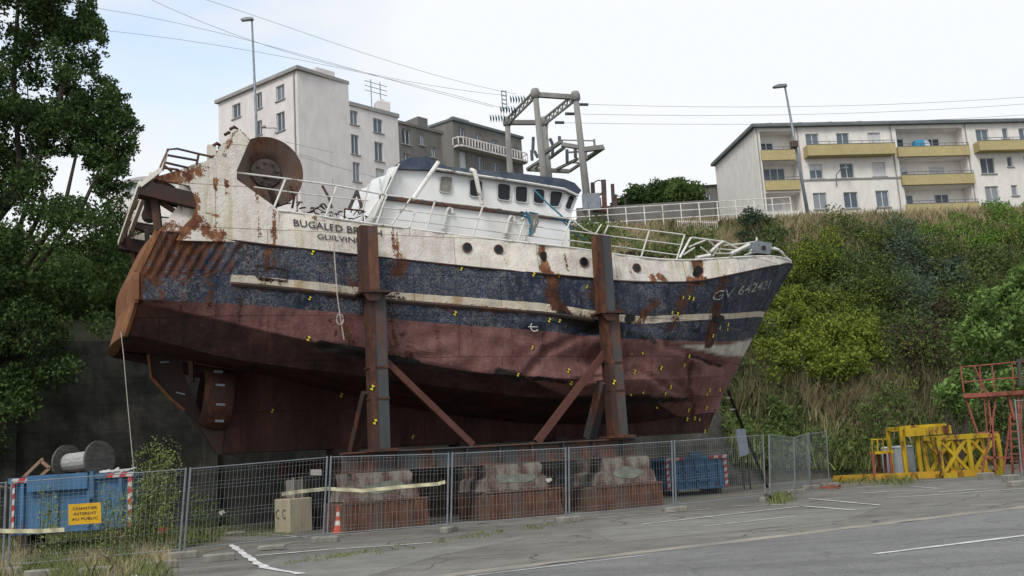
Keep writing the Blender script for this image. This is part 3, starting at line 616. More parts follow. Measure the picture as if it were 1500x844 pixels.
# port holes punched in the gallows plate
# ---- net drum ----
dc = P(391, 252, 2.55); mb = MB()
mb.lathe([(1.10, .04), (1.12, -.06), (1.08, -.08)], dc, NX, 48); mb.lathe([(1.10, .04), (1.04, .02), (.75, -.06), (.48, -.14), (.46, -.2), (.0, -.2)], dc, NX, 48)
mt['drumf'] = rusty('brown_drum_flange', (.10, .07, .055), .45, 1.6, dirt=.9); mt['drumi'] = M('dark_drum_core', (.045, .035, .03), (.09, .07, .06), 6)
dr = mb.build('net_drum', mt['drumf'], ship, smooth=True)
mb = MB(); mb.lathe([(.46, -.15), (.44, -.09), (.2, -.07), (.18, -.02), (0, -.02)], dc, NX, 32)
for k in range(8): a_ = k*math.pi/4+.2; mb.box(dc+(UX*math.cos(a_)+ZX*math.sin(a_))*.32-NX*.08, (.07, .07, .07), A)
mb.build('drum_hub', mt['drumi'], dr)
mb = MB(); mb.lathe([(.35, -.21), (.35, -3.6)], dc, NX, 20); mb.lathe([(.35, -3.6), (1.05, -3.6), (1.1, -3.66), (1.05, -3.7)], dc, NX, 40); mb.build('drum_barrel', mt['drumi'], dr)
mb = MB(); q = P(413, 303, 2.2); mb.bar(P(405, 300, 2.6), P(391, 262, 2.3), .2, .1); mb.bar(P(398, 322, 2.3), P(386, 262, 2.1), .14)
mb.tube([P(425, 272, 2.6), P(431, 290, 2.6), P(428, 305, 2.6)], .04); pieces(mb, 'drum_stand', mt['dkrust'], ship)
# ---- wheelhouse ----
BW = 2.35
def wprism(pl, b, name, mat, par=ship, inset=0):
    mb = MB(); pts = [sz(x, y, b) for x, y in pl]; mb.prism([W(s_, b, z_) for s_, z_ in pts], -NX*2*b); return mb.build(name, mat, par)
wh = wprism([(581, 246), (632, 249), (690, 257), (760, 267), (826, 277), (846, 290), (834, 322), (700, 306), (559, 289)], BW, 'wheelhouse', mt['whouse'])
dh = wprism([(556, 289), (834, 322), (835, 372), (560, 345), (527, 335)], BW+.1, 'deckhouse', mt['whouse'])
wprism([(578, 247), (584, 238), (600, 231), (626, 229), (640, 238), (655, 244), (690, 248), (760, 254), (826, 262), (842, 268), (852, 279), (845, 288), (826, 276), (760, 266), (690, 256), (632, 249)], BW+.15, 'roof', mt['navyroof'], wh)
mb = MB(); mb.tube([P(x, y, BW+.2) for x, y in ((635, 247), (690, 256), (760, 266), (826, 277), (847, 287))], .045); mb.build('roof_edge', mt['rail'], wh)
mb = MB(); mb.bar(P(556, 289, BW+.14), P(835, 322, BW+.14), .12, .12); mb.build('ledge', mt['greysteel'], wh)
mt['frame'] = M('white_window_frame', (.6, .61, .6), (.45, .46, .46), 4); mt['board'] = M('window_board', (.33, .31, .26), (.22, .21, .19), 5)
def winpoly(pl, glass, par):
    pts = [P(x, y, BW+.03) for x, y in pl]; c = sum(pts)/len(pts); mb = MB(); n_ = len(pts)
    # rounded corners
    rp = []
    for i in range(n_):
        a_, b_, d_ = pts[i-1], pts[i], pts[(i+1) % n_]; u = (a_-b_)/np.linalg.norm(a_-b_); v = (d_-b_)/np.linalg.norm(d_-b_); rp += [b_+u*.09, b_+(u+v)*.026, b_+v*.09]
    out_ = [c+(p-c)*1.12 for p in rp]; fr = MB(); k = len(rp); o1 = NX*.03
    fr.add([p-NX*.04 for p in out_]+[p+o1 for p in out_]+[p+o1 for p in rp]+[p-NX*.04 for p in rp], [(a*k+i, a*k+(i+1) % k, (a+1)*k+(i+1) % k, (a+1)*k+i) for a in range(3) for i in range(k)])
    f_ = fr.build('window', mt['frame'], par); mb.prism([p-NX*.02 for p in rp], -NX*.02); mb.build('pane', glass, f_)
for pl, gl in [([(645, 259), (662, 260), (661, 282), (644, 281)], mt['board']), ([(688, 263), (706, 265), (706, 289), (688, 287)], mt['glassdk']), ([(729, 269), (747, 271), (747, 294), (729, 292)], mt['glassdk']), ([(755, 273), (772, 274), (772, 297), (755, 295)], mt['glassdk']), ([(782, 277), (797, 278), (797, 299), (781, 297)], mt['glassdk']), ([(806, 280), (825, 282), (818, 303), (805, 302)], mt['glassdk']), ([(834, 286), (842, 288), (835, 308), (827, 305)], mt['glassdk'])]: winpoly(pl, gl, wh)
# tarpaulin over the aft face
mb = MB(); vs = []; n_u, n_v = 14, 12
E0 = [P(584, 243, BW+.25), P(566, 285, BW+.3), P(545, 328, BW+.3)]; E1 = [flip(P(582, 247, BW), -1.3)-UX*.25, flip(P(560, 290, BW), -1.3)-UX*.5, flip(P(545, 330, BW), -1.3)-UX*.4]
for i in range(n_u+1):
    u = i/n_u
    for j in range(n_v+1):
        v = j/n_v*2; k = min(int(v), 1); t = v-k; a_ = E0[k]*(1-t)+E0[k+1]*t; b_ = E1[k]*(1-t)+E1[k+1]*t; p = a_*(1-u)+b_*u
        vs.append(p-UX*(.12*math.sin(u*19+v*1.5)+.1*noise.noise((u*4, v*3, 0))+.35*math.sin(math.pi*u)*.6)+ZX*.0)
mb.add(vs, [(i*(n_v+1)+j, (i+1)*(n_v+1)+j, (i+1)*(n_v+1)+j+1, i*(n_v+1)+j+1) for i in range(n_u) for j in range(n_v)])
mt['tarp'] = M('white_tarp', (.68, .69, .68), (.58, .59, .6), 2, .6); tp = mb.build('tarpaulin', mt['tarp'], ship, smooth=True)
sm = tp.modifiers.new('s', 'SOLIDIFY'); sm.thickness = .015
mb = MB()
for (a_, b_) in (((585, 240), (545, 325)), ((572, 256), (548, 318)), ((556, 262), (560, 285)), ((540, 270), (527, 330))): mb.tube([P(*a_, BW+.4), P(*b_, BW+.4)], .03)
pieces(mb, 'tarpaulin_frame', mt['rail'], ship)
# deckhouse details: pipes, hoops, chute marks
mb = MB(); mb.tube([P(642, 238, BW+.55), P(605, 292, BW+.9)], .075, 8); mb.tube([P(690, 249, BW+.3), P(695, 251, BW+.45), P(698, 262, BW+.5), (P(706, 300, BW+.5))], .075, 8); pieces(mb, 'vent_pipe', mt['rail'], ship)
mb = MB()
for hx, hy in ((659, 306), (750, 318)): mb.tube([P(hx-10, hy+30, BW+.2), P(hx-5, hy+5, BW+.2), P(hx-2, hy-1, BW+.2), P(hx+3, hy, BW+.2), P(hx+4, hy+7, BW+.2)], .05, 6)
mb.tube([P(764, 322, BW+.2), P(770, 315, BW+.2), P(768, 352, BW+.2)], .04); pieces(mb, 'grab_hoop', mt['rail'], ship)
# ---- rails along the side ----
BR = 3.5; mb = MB()
def rl(pl, r_=.03, b=BR, m_=None): (m_ or mb).tube([P(x, y, b) for x, y in pl], r_, 6)
rl([(347, 253), (420, 262), (493, 272), (566, 286), (637, 295), (707, 303), (772, 312), (836, 321)], .028)
rl([(372, 274), (430, 282), (490, 289), (540, 294)], .018); rl([(560, 304), (640, 314), (760, 328), (830, 339)], .018); rl([(550, 318), (640, 328), (760, 344), (826, 352)], .018)
rl([(836, 321), (856, 336), (872, 343), (881, 329)], .025); rl([(890, 331), (963, 339), (1002, 344)], .025); rl([(835, 338), (888, 345), (950, 353), (1000, 359)], .022); rl([(832, 352), (900, 361), (995, 374)], .022)
mb.build('side_railing', mt['rail'], ship)
mb = MB()
for x1, y1, x2, y2 in [(418, 263, 401, 305), (493, 273, 477, 317), (567, 285, 552, 327), (602, 290, 573, 330), (637, 295, 624, 338), (707, 303, 693, 346), (772, 312, 759, 353), (836, 321, 821, 362), (951, 338, 939, 377), (1003, 344, 991, 380), (891, 330, 884, 345), (608, 310, 600, 333)]: rl([(x1, y1), (x2, y2)], .03, m_=mb)
pieces(mb, 'stanchion', mt['rail'], ship)
mb = MB(); cc = lambda x, y: (950+x*.1467, 340+y*.1467)
def bow_b(px): return max(.25, bT(sz(px, 376, 2.)[0])-.15)
for pl, r_ in [([(420, 60), (310, 260)], .045), ([(430, 55), (740, 95)], .035), ([(400, 150), (570, 80)], .035), ([(345, 230), (460, 155)], .035), ([(520, 150), (600, 210)], .03), ([(620, 200), (690, 130), (740, 95)], .06), ([(600, 90), (660, 140)], .03), ([(750, 95), (900, 170)], .04), ([(750, 135), (960, 115), (1070, 95)], .03), ([(820, 220), (1000, 130)], .09), ([(650, 215), (850, 215)], .03), ([(1080, 55), (1070, 240)], .035), ([(1070, 120), (1000, 220)], .03), ([(710, 170), (890, 185)], .03), ([(640, 240), (690, 150)], .04), ([(900, 170), (860, 230)], .03), ([(960, 230), (1060, 200)], .04), ([(480, 260), (610, 235)], .09)]:
    q = [cc(*p) for p in pl]; mb.tube([P(x, y, max(.3, 1.9-(x-1000)*.012)) for x, y in q], r_, 6)
mb.build('buckled_bow_rail', mt['rail'], ship)
mb = MB(); bx = 1.0; mb.prism([P(*cc(1080, 85), bx), P(*cc(1235, 110), bx), P(*cc(1215, 222), bx), P(*cc(1080, 208), bx)], -NX*.5); wl = mb.build('anchor_windlass_box', mt['galv'], ship)
mb = MB(); mb.lathe([(.1, 0), (.1, .03), (0, .03)], P(*cc(1150, 158), bx+.01), NX, 12); mb.build('fairlead', mt['dkrust'], wl)
mb = MB(); mb.tube([P(1128, 364, .9), P(1140, 366, .7), P(1150, 376, .35), P(1158, 383, .05)], .06, 6); mb.tube([P(1134, 363, .5), P(1146, 370, .4), P(1152, 379, .2)], .05, 6); pieces(mb, 'bow_cap', mt['rail'], ship)
# deck clutter
mb = MB()
for _ in range(46):
    x = rng.uniform(425, 548); y = 302+(x-425)*.19+rng.uniform(-8, 6); b = rng.uniform(1.4, 3.2); d = rng.uniform(-14, 14); e = rng.uniform(-5, 5)
    mb.tube([P(x, y, b), P(x+d*.5, y+e-1.5, b), P(x+d, y+e, b)], rng.uniform(.012, .03), 5)
mb.build('deck_debris', mt['dkrust'], ship)['kind'] = 'stuff'
mb = MB(); mb.tube([P(505, 306, 2.8), P(504, 324, 2.8)], .03); mb.tube([P(505, 306, 2.8), P(533, 309, 2.8), P(532, 324, 2.8)], .03); mb.tube([P(472, 272, 2.4), P(482, 290, 2.4), P(486, 305, 2.4)], .04); mb.bar(P(523, 280, 1.5), P(512, 305, 1.5), .1); mb.bar(P(523, 280, 1.5), P(530, 305, 1.5), .1); pieces(mb, 'deck_frame', mt['greysteel'], ship)
mb = MB()
for _ in range(22):
    x = rng.uniform(905, 985); mb.tube([P(x, 370+(x-905)*.1+rng.uniform(-3, 3), 2.8), P(x+rng.uniform(-8, 8), 372+(x-905)*.1+rng.uniform(-4, 2), 2.8)], .045, 5)
mb.build('deck_debris', mt['dkrust'], ship)['kind'] = 'stuff'
# surface lookup
SA = np.array(SURF)
def surf(x, y):
    k = np.argmin((SA[:, 0]-x)**2+(SA[:, 1]-y)**2); return SA[k, 2:]
def surf_sz(s_, z_):
    d = (SA[:, 2]-s_)**2+(SA[:, 4]-z_)**2; k = np.argpartition(d, 5)[:5]; w_ = 1/(d[k]+1e-5); return float((SA[k, 3]*w_).sum()/w_.sum())
def on_hull(x, y, off=.02):
    s_, b_, z_ = surf(x, y)
    for _ in range(2): s_, z_ = sz(x, y, b_+off)
    return s_, b_+off, z_
def hull_text(txt, x0, y0, x1, y1, hpx, mat, name, th=0., slant=0.):
    a_ = on_hull(x0, y0); b_ = on_hull(x1, y1); vs, fs = text_mb(txt, 1., th); wtx = vs[:, 0].max(); sx = math.hypot(b_[0]-a_[0], b_[2]-a_[2])/wtx
    du = np.array([b_[0]-a_[0], b_[2]-a_[2]])/(math.hypot(b_[0]-a_[0], b_[2]-a_[2])); hh = hpx/F*np.linalg.norm(W(*a_)-CAM)/.7; o_ = []
    for v in vs:
        s_ = a_[0]+du[0]*v[0]*sx+v[1]*hh*slant; z_ = a_[2]+du[1]*v[0]*sx+v[1]*hh
        x, y = proj(W(s_, a_[1], z_)); bb = surf(x, y)[1]
        bb = surf_sz(s_, z_); o_.append(W(s_, bb+.03, z_))
    m__ = MB(); m__.add(o_, fs); return m__.build(name, mat, ship)
mt['letter'] = M('dark_lettering', (.03, .03, .04), (.07, .065, .06), 5); mt['letterW'] = M('faded_white_lettering', (.36, .36, .34), (.13, .13, .125), 5, lo=.45, hi=.62)
tag(hull_text('BUGALED BREIZH', 429, 331, 560, 347, 10.5, mt['letter'], 'ship_name', .012), 'dark capital letters reading BUGALED BREIZH')
hull_text('GUILVINEC', 464, 350, 538, 357, 8, mt['letter'], 'home_port_name', .008)
hull_text('GV 642421', 1041, 442, 1126, 423, 13, mt['letterW'], 'registration_number', .004, .12)
# load line mark
mb = MB(); c = on_hull(783, 479, .03); pts = [W(c[0]+.14*math.cos(a_), c[1], c[2]+.14*math.sin(a_)) for a_ in np.linspace(.7, 5.6, 16)]; mb.tube(pts, .016, 5); mb.tube([W(c[0]-.22, c[1], c[2]), W(c[0]+.12, c[1], c[2])], .014, 5); mb.build('load_line_mark', mt['rail'], ship)
# portholes
for x, y in ((684, 363), (730, 366), (855, 384), (932, 393)):
    c = on_hull(x, y, 0); p = W(*c); mb = MB(); mb.lathe([(.0, .03), (.13, .03)], p, NX, 16); ph = mb.build('porthole', mt['glassdk'], ship); mb = MB(); mb.lathe([(.13, 0), (.13, .045), (.165, .045), (.165, 0)], p, NX, 16); mb.build('rim', mt['greysteel'], ph)
c = on_hull(1023, 397, 0); mb = MB(); mb.lathe([(0, .05), (.17, .05), (.2, 0)], W(*c), NX, 12); mb.build('hawse_hole', mt['black'], ship)
for x, y in ((796, 376), (920, 466), (1052, 467)):
    c = on_hull(x, y, .02); mb = MB(); ww_, hh_ = (.12, .2) if x == 796 else (.28, .17)
    mb.prism([W(c[0]+ww_*math.cos(t)*(1+.2*math.sin(3*t)), c[1], c[2]+hh_*math.sin(t)*(1+.15*math.cos(2*t))) for t in np.linspace(0, 2*math.pi, 11)[:-1]], NX*.015); mb.build('hull_opening', mt['black'], ship)
# freeing-port outlines on the navy strake
mb = MB()
for x, y, w_, h_ in ((376, 388, 44, 18), (350, 385, 0, 0), (520, 385, 0, 0), (455, 385, 0, 0)):
    if w_:
        q = [W(*on_hull(*p, .02)) for p in ((x, y), (x+w_, y+6), (x+w_, y+6+h_), (x, y+h_))]
        for i in range(4): mb.bar(q[i], q[(i+1) % 4], .03)
mb.build('freeing_port', mt['dkrust'], ship)
# survey targets
me = bpy.data.meshes.new('survey_target'); r_ = .07; v_ = []; f_ = []; mi = []
for k in range(4):
    a0_ = k*math.pi/2+.3; n_ = len(v_); v_ += [(0, 0, 0)]+[(r_*math.cos(a0_+j*math.pi/8), 0, r_*math.sin(a0_+j*math.pi/8)) for j in range(5)]
    for j in range(4): f_.append((n_, n_+1+j, n_+2+j)); mi.append(k % 2)
me.from_pydata(v_, [], f_); me.materials.append(M('marker_yellow', (.75, .62, .03), (.6, .5, .03), 5)); me.materials.append(mt['black']); me.polygons.foreach_set('material_index', mi)
TG = [(454, 437), (452, 496), (667, 459), (676, 394), (782, 402), (819, 403), (780, 509), (833, 543), (837, 561), (759, 549), (458, 370), (805, 469), (820, 470), (900, 592), (925, 577), (926, 517), (930, 545), (969, 539), (975, 577), (983, 567), (1010, 522), (1003, 535), (1009, 601), (1035, 598), (1036, 578), (1040, 572), (1018, 613), (1025, 615), (1007, 614), (1033, 632), (1001, 436), (1010, 436), (1016, 438), (985, 458), (993, 460), (1055, 480), (1066, 483), (1045, 492), (1067, 476), (399, 602), (500, 579), (943, 574), (605, 640), (963, 596), (942, 516), (860, 420), (1055, 571), (910, 560)]
for i, (x, y) in enumerate(TG):
    c = on_hull(x, y, .03 if x < 940 else .06); o = bpy.data.objects.new('survey_target', me); link(o); o.parent = ship; o.rotation_euler = (0, 0, R(max(0, (x-880)*.11))); q = wmat(ship).inverted() @ Vector(W(*c)); o.location = q; o.scale = (1, 1, 1) if i % 3 else (.8, .8, .8)
# hanging ropes belong to the boat's sides
mb = MB(); mb.tube([P(487, 262, 3.9), P(490, 375, 3.95), P(494, 432, 4.0), P(498, 462, 3.95), P(504, 498, 3.9)], .018, 5)
q = P(498, 468, 3.95); mb.tube([q+UX*.1*math.sin(t)+ZX*.16*math.cos(t) for t in np.linspace(0, 6.28, 12)], .018, 5)
tag(rebase(mb.build('mooring_rope', mt['rope'])), 'pale knotted rope hanging down the ship side left of the taller prop', 'rope')
mb = MB(); mb.tube([P(177, 486, 2.9), P(181, 520, 2.9), P(186, 580, 2.9), P(196, 690, 2.9)], .011, 5); tag(rebase(mb.build('mooring_rope', mt['rope'])), 'long thin rope hanging from the stern corner in front of the dark wall', 'rope')
mb = MB(); mb.tube([P(770, 310, 3.6), P(774, 318, 3.6), P(778, 330, 3.6), P(776, 345, 3.6)], .05, 5); mb.tube([P(775, 311, 3.6), P(800, 316, 3.4), P(822, 322, 3.4), P(842, 341, 3.3), P(858, 352, 3.2)], .025, 5); mb.tube([P(782, 278, 2.6), P(800, 296, 3.), P(822, 316, 3.4), P(840, 335, 3.4)], .03, 5); mb.tube([P(770, 312, 3.6), P(764, 316, 3.6), P(772, 318, 3.6)], .04)
tag(rebase(mb.build('blue_rope', mt['blueR'])), 'blue rope tangled on the ship railing below the wheelhouse windows', 'rope')
mb = MB(); 
for k in range(9): x = 776+k*1.4; mb.tube([P(x, 313+k*.3, 3.62), P(x+rng.uniform(-3, 3), 325, 3.62), P(x+rng.uniform(-4, 4), 345-rng.uniform(0, 10), 3.62)], .025, 5)
tag(rebase(mb.build('frayed_net', mt['wood'])), 'grey frayed scrap of net hanging on the ship railing beside blue rope', 'net')

# ================= CRADLE =================
crd = thing('steel_cradle', 'rusted steel cradle of two tall posts, braces and a long girder under the ship', 'cradle', W(3.5, 4.05, 1.6))
def hbeam(mb, s0, z0, s1, z1, b, w_, d_):
    t = .035
    for (ds, db, ww, dd) in ((-w_/2, 0, t, d_), (w_/2, 0, t, d_), (0, 0, w_, t*1.2)):
        pts = [W(s0+ds-ww/2, b+db-dd/2, z0), W(s0+ds+ww/2, b+db-dd/2, z0), W(s0+ds+ww/2, b+db+dd/2, z0), W(s0+ds-ww/2, b+db+dd/2, z0)]
        mb.prism(pts, W(s1, 0, z1)-W(s0, 0, z0))
def post(mb_up, x0, y0, x1, y1, b, w_, d_):
    a_ = sz(x0, y0, b); c_ = sz(x1, y1, b); s0, z0, s1, z1 = c_[0], c_[1], a_[0], a_[1]
    fl = MB(); 
    # near flange (grey) faces the viewer, web and side rust
    pts = lambda ds0, ds1, db0, db1: [W(s0+ds0, b+db0, z0), W(s0+ds1, b+db0, z0), W(s0+ds1, b+db1, z0), W(s0+ds0, b+db1, z0)]
    off = W(s1, 0, z1)-W(s0, 0, z0); mb_up.prism(pts(-w_/2, w_/2, d_/2-.04, d_/2), off); mb_up.prism(pts(-w_/2, w_/2, -d_/2, -d_/2+.04), off); mb_up.prism(pts(-.02+w_*.12, .02+w_*.12, -d_/2+.04, d_/2-.04), off)
    sd2 = MB(); sd2.prism(pts(-w_/2-.005, -w_/2+.16, d_/2+.002, d_/2+.03), off); sd2.prism(pts(-w_/2-.03, -w_/2+.005, -d_/2+.05, d_/2+.02), off); return sd2
for nm, up, lo, brk in (('a', (538, 333, 541, 428), (549, 425, 556, 661), (533, 425, 560)), ('b', (880, 347, 887, 458), (891, 455, 905, 641), (868, 456, 908))):
    mb = MB(); s1_ = post(mb, *up, 4.28, .5, .42); s2_ = post(mb, *lo, 4.05, .52, .45); pst = mb.build('post', mt['greysteel'], crd)
    s1_.v += []; s1_.add(s2_.v, s2_.f); s1_.build('side_flange', mt['rust'], pst)
    a_ = sz(up[2], up[3], 4.2); mb = MB(); mb.box(W(a_[0]+.12, 4.12, a_[1]-.02), (.9, .8, .07), A); mb.prism([W(a_[0]-.3, 4.45, a_[1]-.05), W(a_[0]+.35, 4.45, a_[1]-.05), W(a_[0]+.2, 4.45, a_[1]-.3), W(a_[0]-.1, 4.45, a_[1]-.3)], -NX*.05)
    c_ = sz(lo[2], lo[3], 4.05); mb.box(W(c_[0], 4.05, c_[1]+.02), (.95, .7, .08), A)
    for zz in (3.2, 4.1): mb.box(W(c_[0], 4.05, c_[1]+zz-2.2+.5), (.6, .5, .05), A)
    mb.build('bracket', mt['rust'], pst)
    for x, y in ((545, 568), (549, 618)) if nm == 'a' else ((899, 560),):
        s_, z_ = sz(x, y, 4.3); o = bpy.data.objects.new('survey_target', me); link(o); o.parent = crd; o.location = Vector(W(s_, 4.33, z_))-crd.location; o.rotation_euler = (0, 0, A); o.scale = (1.1,)*3
for (x1, y1, x2, y2, b0, b1_, w_, mm) in [(560, 525, 692, 652, 4.0, 4.0, .17, 'redox'), (893, 508, 786, 648, 4.0, 4.0, .19, 'redox'), (884, 560, 864, 642, 3.9, 3.0, .3, 'greysteel'), (536, 575, 516, 662, 3.9, 3.0, .2, 'dkrust'), (604, 0, 0, 0, 0, 0, 0, None)]:
    if mm: mb = MB(); mb.bar(P(x1, y1, b0), P(x2, y2, b1_), w_, w_*1.1); mb.build('brace', mt[mm], crd)
sA, sB = sz(500, 664, 4.05)[0], sz(930, 645, 4.05)[0]
for b_ in (4.05, -4.05):
    mb = MB(); zt = 2.2
    for dz, ww, hh in ((-.02, .4, .04), (-.56, .4, .04), (-.29, .05, .50)): mb.bar(W(sA, b_, zt+dz), W(sB, b_, zt+dz), ww, hh)
    for k in range(9): s_ = sA+(sB-sA)*(k+.5)/9; mb.box(W(s_, b_, zt-.26), (.03, .34, .48), A)
    mb.build('girder', mt['greysteel'], crd)
blk_s = [sz(556, 700, 4.3)[0], sz(757, 700, 4.3)[0], sz(910, 690, 4.3)[0]]
for s_ in blk_s:
    mb = MB()
    for db in (-.3, .3): mb.bar(W(s_+db, 4.0, 1.62+.1), W(s_+db, -4.0, 1.62+.1), .2, .2)
    mb.bar(W(s_, 1.2, 2.02), W(s_, -1.2, 2.02), .6, .44); mb.bar(W(s_, .5, 2.34), W(s_, -.5, 2.34), .5, .25); mb.build('cross_girder', mt['dkrust'], crd)
# support blocks
mt['mp'] = M('mortar_patch', (.24, .27, .215), (.13, .13, .11), 3)
mt['blkU'] = rusty('rust_streaked_concrete', (.24, .225, .195), .48, 1.6, (1, 1, .6), rusts=[(.3, (.045, .028, .024)), (.55, (.115, .065, .052)), (.78, (.19, .14, .12))]); mt['blkL'] = rusty('ribbed_rust', (.12, .09, .07), .6, 1.3, (1, 1, .3), rusts=[(.3, (.045, .022, .015)), (.55, (.125, .055, .032)), (.78, (.22, .11, .065))])
SBL = ['left block under the taller prop, behind the traffic cone', 'middle block between the two props', 'right block under the right hand prop, beside the blue skip']
for k, s_ in enumerate(blk_s):
    for far in (0, 1):
        bc = 3.4 if not far else -3.4; ls = SBL[k]
        lab = ('two tier rusty concrete support, '+ls) if not far else ('shadowed far side support block seen behind the '+('left', 'middle', 'right')[k]+' front block')
        t_ = thing('support_block', lab, 'support block', W(s_+.1, bc, 0), A, 'support blocks under the cradle')
        h1 = .80 if k != 2 else .75; o_ = [0., -.15, .15][k]; wU = [1.8, 1.9, 1.75][k]
        lb = MB(); lb.cbox((0, 0, h1/2), (2.45, 2.2, h1), 0, .02)
        for i in range(17): lb.box((-1.2+i*.15, -1.11, h1/2), (.05, .05, h1*.9))
        lb.box((0, -1.1, h1+.01), (2.5, .1, .05)); lb.build('lower_block', mt['blkL'], t_, world=False)
        ub = MB(); ch = .22; hw, hd = wU/2, .85; z0_, z1_ = h1+.035, 1.61
        ub.prism([(o_-hw-.18, -hd, z0_), (o_+hw+.18, -hd, z0_), (o_+hw+.12, -hd, z0_+.35), (o_+hw-.05, -hd, z0_+.42), (o_+hw, -hd, z1_-.1), (o_+hw-.08, -hd, z1_), (o_-hw, -hd, z1_), (o_-hw+.05, -hd, z0_+.42), (o_-hw-.12, -hd, z0_+.35)], (0, 2*hd, 0)); ub.build('upper_block', mt['blkU'], t_, world=False)
        pb = MB(); pb.prism([(o_+(hw-.3)*math.cos(t)*(1+.12*math.sin(3*t+k)), -hd-.012, z0_+.34+.16*math.sin(t)*(1+.3*math.sin(2*t+k*2))) for t in np.linspace(0, 2*math.pi, 17)[:-1]], (0, .011, 0))
        pb.build('mortar_patch', mt['mp'], t_, world=False)

# ================= BUILDINGS ON THE PLATEAU =================
mt['wallW'] = M('cream_render', (.74, .71, .66), (.69, .66, .62), .25, .9, 6, (1, 1, .5), 0); mt['wallP'] = M('pinkish_white_render', (.68, .64, .625), (.65, .61, .595), .2, .9, 6, (1, 1, .4), 0)
mt['wallG'] = M('grey_cement_render', (.20, .19, .175), (.125, .12, .11), .35, .95, 7, (1, 1, .4), 0); mt['ochre'] = M('ochre_balcony', (.47, .39, .20), (.40, .33, .17), .5, .9, 5, bmp=0)
mt['roofG'] = M('slate_roof_edge', (.15, .175, .18), (.11, .125, .13), 1, .8, 4, bmp=0); mt['wframe'] = M('pale_window_frame', (.6, .62, .63), (.5, .52, .54), 3, bmp=0); mt['pane'] = glassy('grey_pane', (.10, .13, .16), .25); _t = mt['pane'].node_tree; _o = _t.nodes.new('ShaderNodeObjectInfo'); _t.links.new(ramp(_t, _o.outputs['Random'], [(.1, (.035, .045, .055)), (.5, (.11, .14, .17)), (.75, (.17, .19, .21)), (.95, (.42, .43, .42))]), _t.nodes['Principled BSDF'].inputs['Base Color']); mt['shut'] = M('roller_shutter', (.6, .6, .6), (.52, .52, .52), 2, bmp=0); mt['sill'] = M('window_sill', (.33, .32, .31), (.26, .25, .24), 2, bmp=0)
def atz(px, py, z): d = ray(px, py); k = (z-EYE)/d[2]; return CAM+d*k
class Plane_:
    def __init__(s, A_, B_):
        s.A = np.array([A_[0], A_[1], 0]); d = np.array([B_[0]-A_[0], B_[1]-A_[1], 0]); s.L = float(np.linalg.norm(d)); s.u = d/s.L; n = np.array([-s.u[1], s.u[0], 0])
        s.inw = n if n @ (s.A+s.u*s.L/2) > 0 else -n
    def hit(s, px, py): d = ray(px, py); k = ((s.A-CAM) @ s.inw)/(d @ s.inw); p = CAM+d*k; return float((p-s.A) @ s.u), float(p[2])
    def pt(s, u, z, dep=0): q = s.A+s.u*u+s.inw*dep; return np.array([q[0], q[1], z])
    def scale(s, px, py): u, z = s.hit(px, py); u2, _ = s.hit(px+10, py); _, z2 = s.hit(px, py-10); return abs(u2-u)/10, abs(z2-z)/10
    def rect(s, x0, y0, x1, y1):
        u, z = s.hit((x0+x1)/2, (y0+y1)/2); a_, b_ = s.scale((x0+x1)/2, (y0+y1)/2); return (u-a_*(x1-x0)/2, u+a_*(x1-x0)/2, z-b_*(y1-y0)/2, z+b_*(y1-y0)/2)
def facade(mb, pl, u0, u1, z0, z1, ops):
    us = sorted({u0, u1, *[min(max(v, u0), u1) for o in ops for v in o[:2]]}); zs = sorted({z0, z1, *[min(max(v, z0), z1) for o in ops for v in o[2:4]]})
    for i in range(len(us)-1):
        for j in range(len(zs)-1):
            cu, cz = (us[i]+us[i+1])/2, (zs[j]+zs[j+1])/2
            if any(o[0] < cu < o[1] and o[2] < cz < o[3] for o in ops): continue
            mb.add([pl.pt(us[i], zs[j]), pl.pt(us[i+1], zs[j]), pl.pt(us[i+1], zs[j+1]), pl.pt(us[i], zs[j+1])], [(0, 1, 2, 3)])
    for o in ops:
        a_, b_, c_, d_, dep = o; q = [(a_, c_), (b_, c_), (b_, d_), (a_, d_)]
        for k in range(4):
            p, r_ = q[k], q[(k+1) % 4]; mb.add([pl.pt(*p), pl.pt(*r_), pl.pt(*r_, dep), pl.pt(*p, dep)], [(0, 1, 2, 3)])
        if dep > .6: mb.add([pl.pt(a_, c_, dep), pl.pt(b_, c_, dep), pl.pt(b_, d_, dep), pl.pt(a_, d_, dep)], [(0, 1, 2, 3)])
def window(par, pl, r_, dep, kind='w', leaves=2, sill=True):
    a_, b_, c_, d_ = r_; fr = MB(); t = .075; q = lambda u0, u1, z0, z1, dd, th: [pl.pt(u0, z0, dd), pl.pt(u1, z0, dd), pl.pt(u1, z1, dd), pl.pt(u0, z1, dd)]
    def slab(m_, u0, u1, z0, z1, dd, th): m_.prism(q(u0, u1, z0, z1, dd, th), pl.inw*th)
    for (u0, u1, z0, z1) in [(a_, a_+t, c_, d_), (b_-t, b_, c_, d_), (a_+t, b_-t, c_, c_+t), (a_+t, b_-t, d_-t, d_)]: slab(fr, u0, u1, z0, z1, dep-.06, .05)
    for k in range(1, leaves): u = a_+(b_-a_)*k/leaves; slab(fr, u-t*.6, u+t*.6, c_+t, d_-t, dep-.06, .05)
    if kind == 'half': slab(fr, a_+t, b_-t, c_+(d_-c_)*.6, d_-t, dep-.045, .03)
    f_ = fr.build('window', mt['wframe'], par); pm = MB(); slab(pm, a_+.01, b_-.01, c_+.01, d_-.01, dep-.025, .02); pm.build('shutter' if kind == 's' else 'pane', mt['shut'] if kind == 's' else mt['pane'], f_)
    if sill: sm_ = MB(); slab(sm_, a_-.12, b_+.12, c_-.12, c_-.01, -.12, .3); sm_.build('sill', mt['sill'], f_)
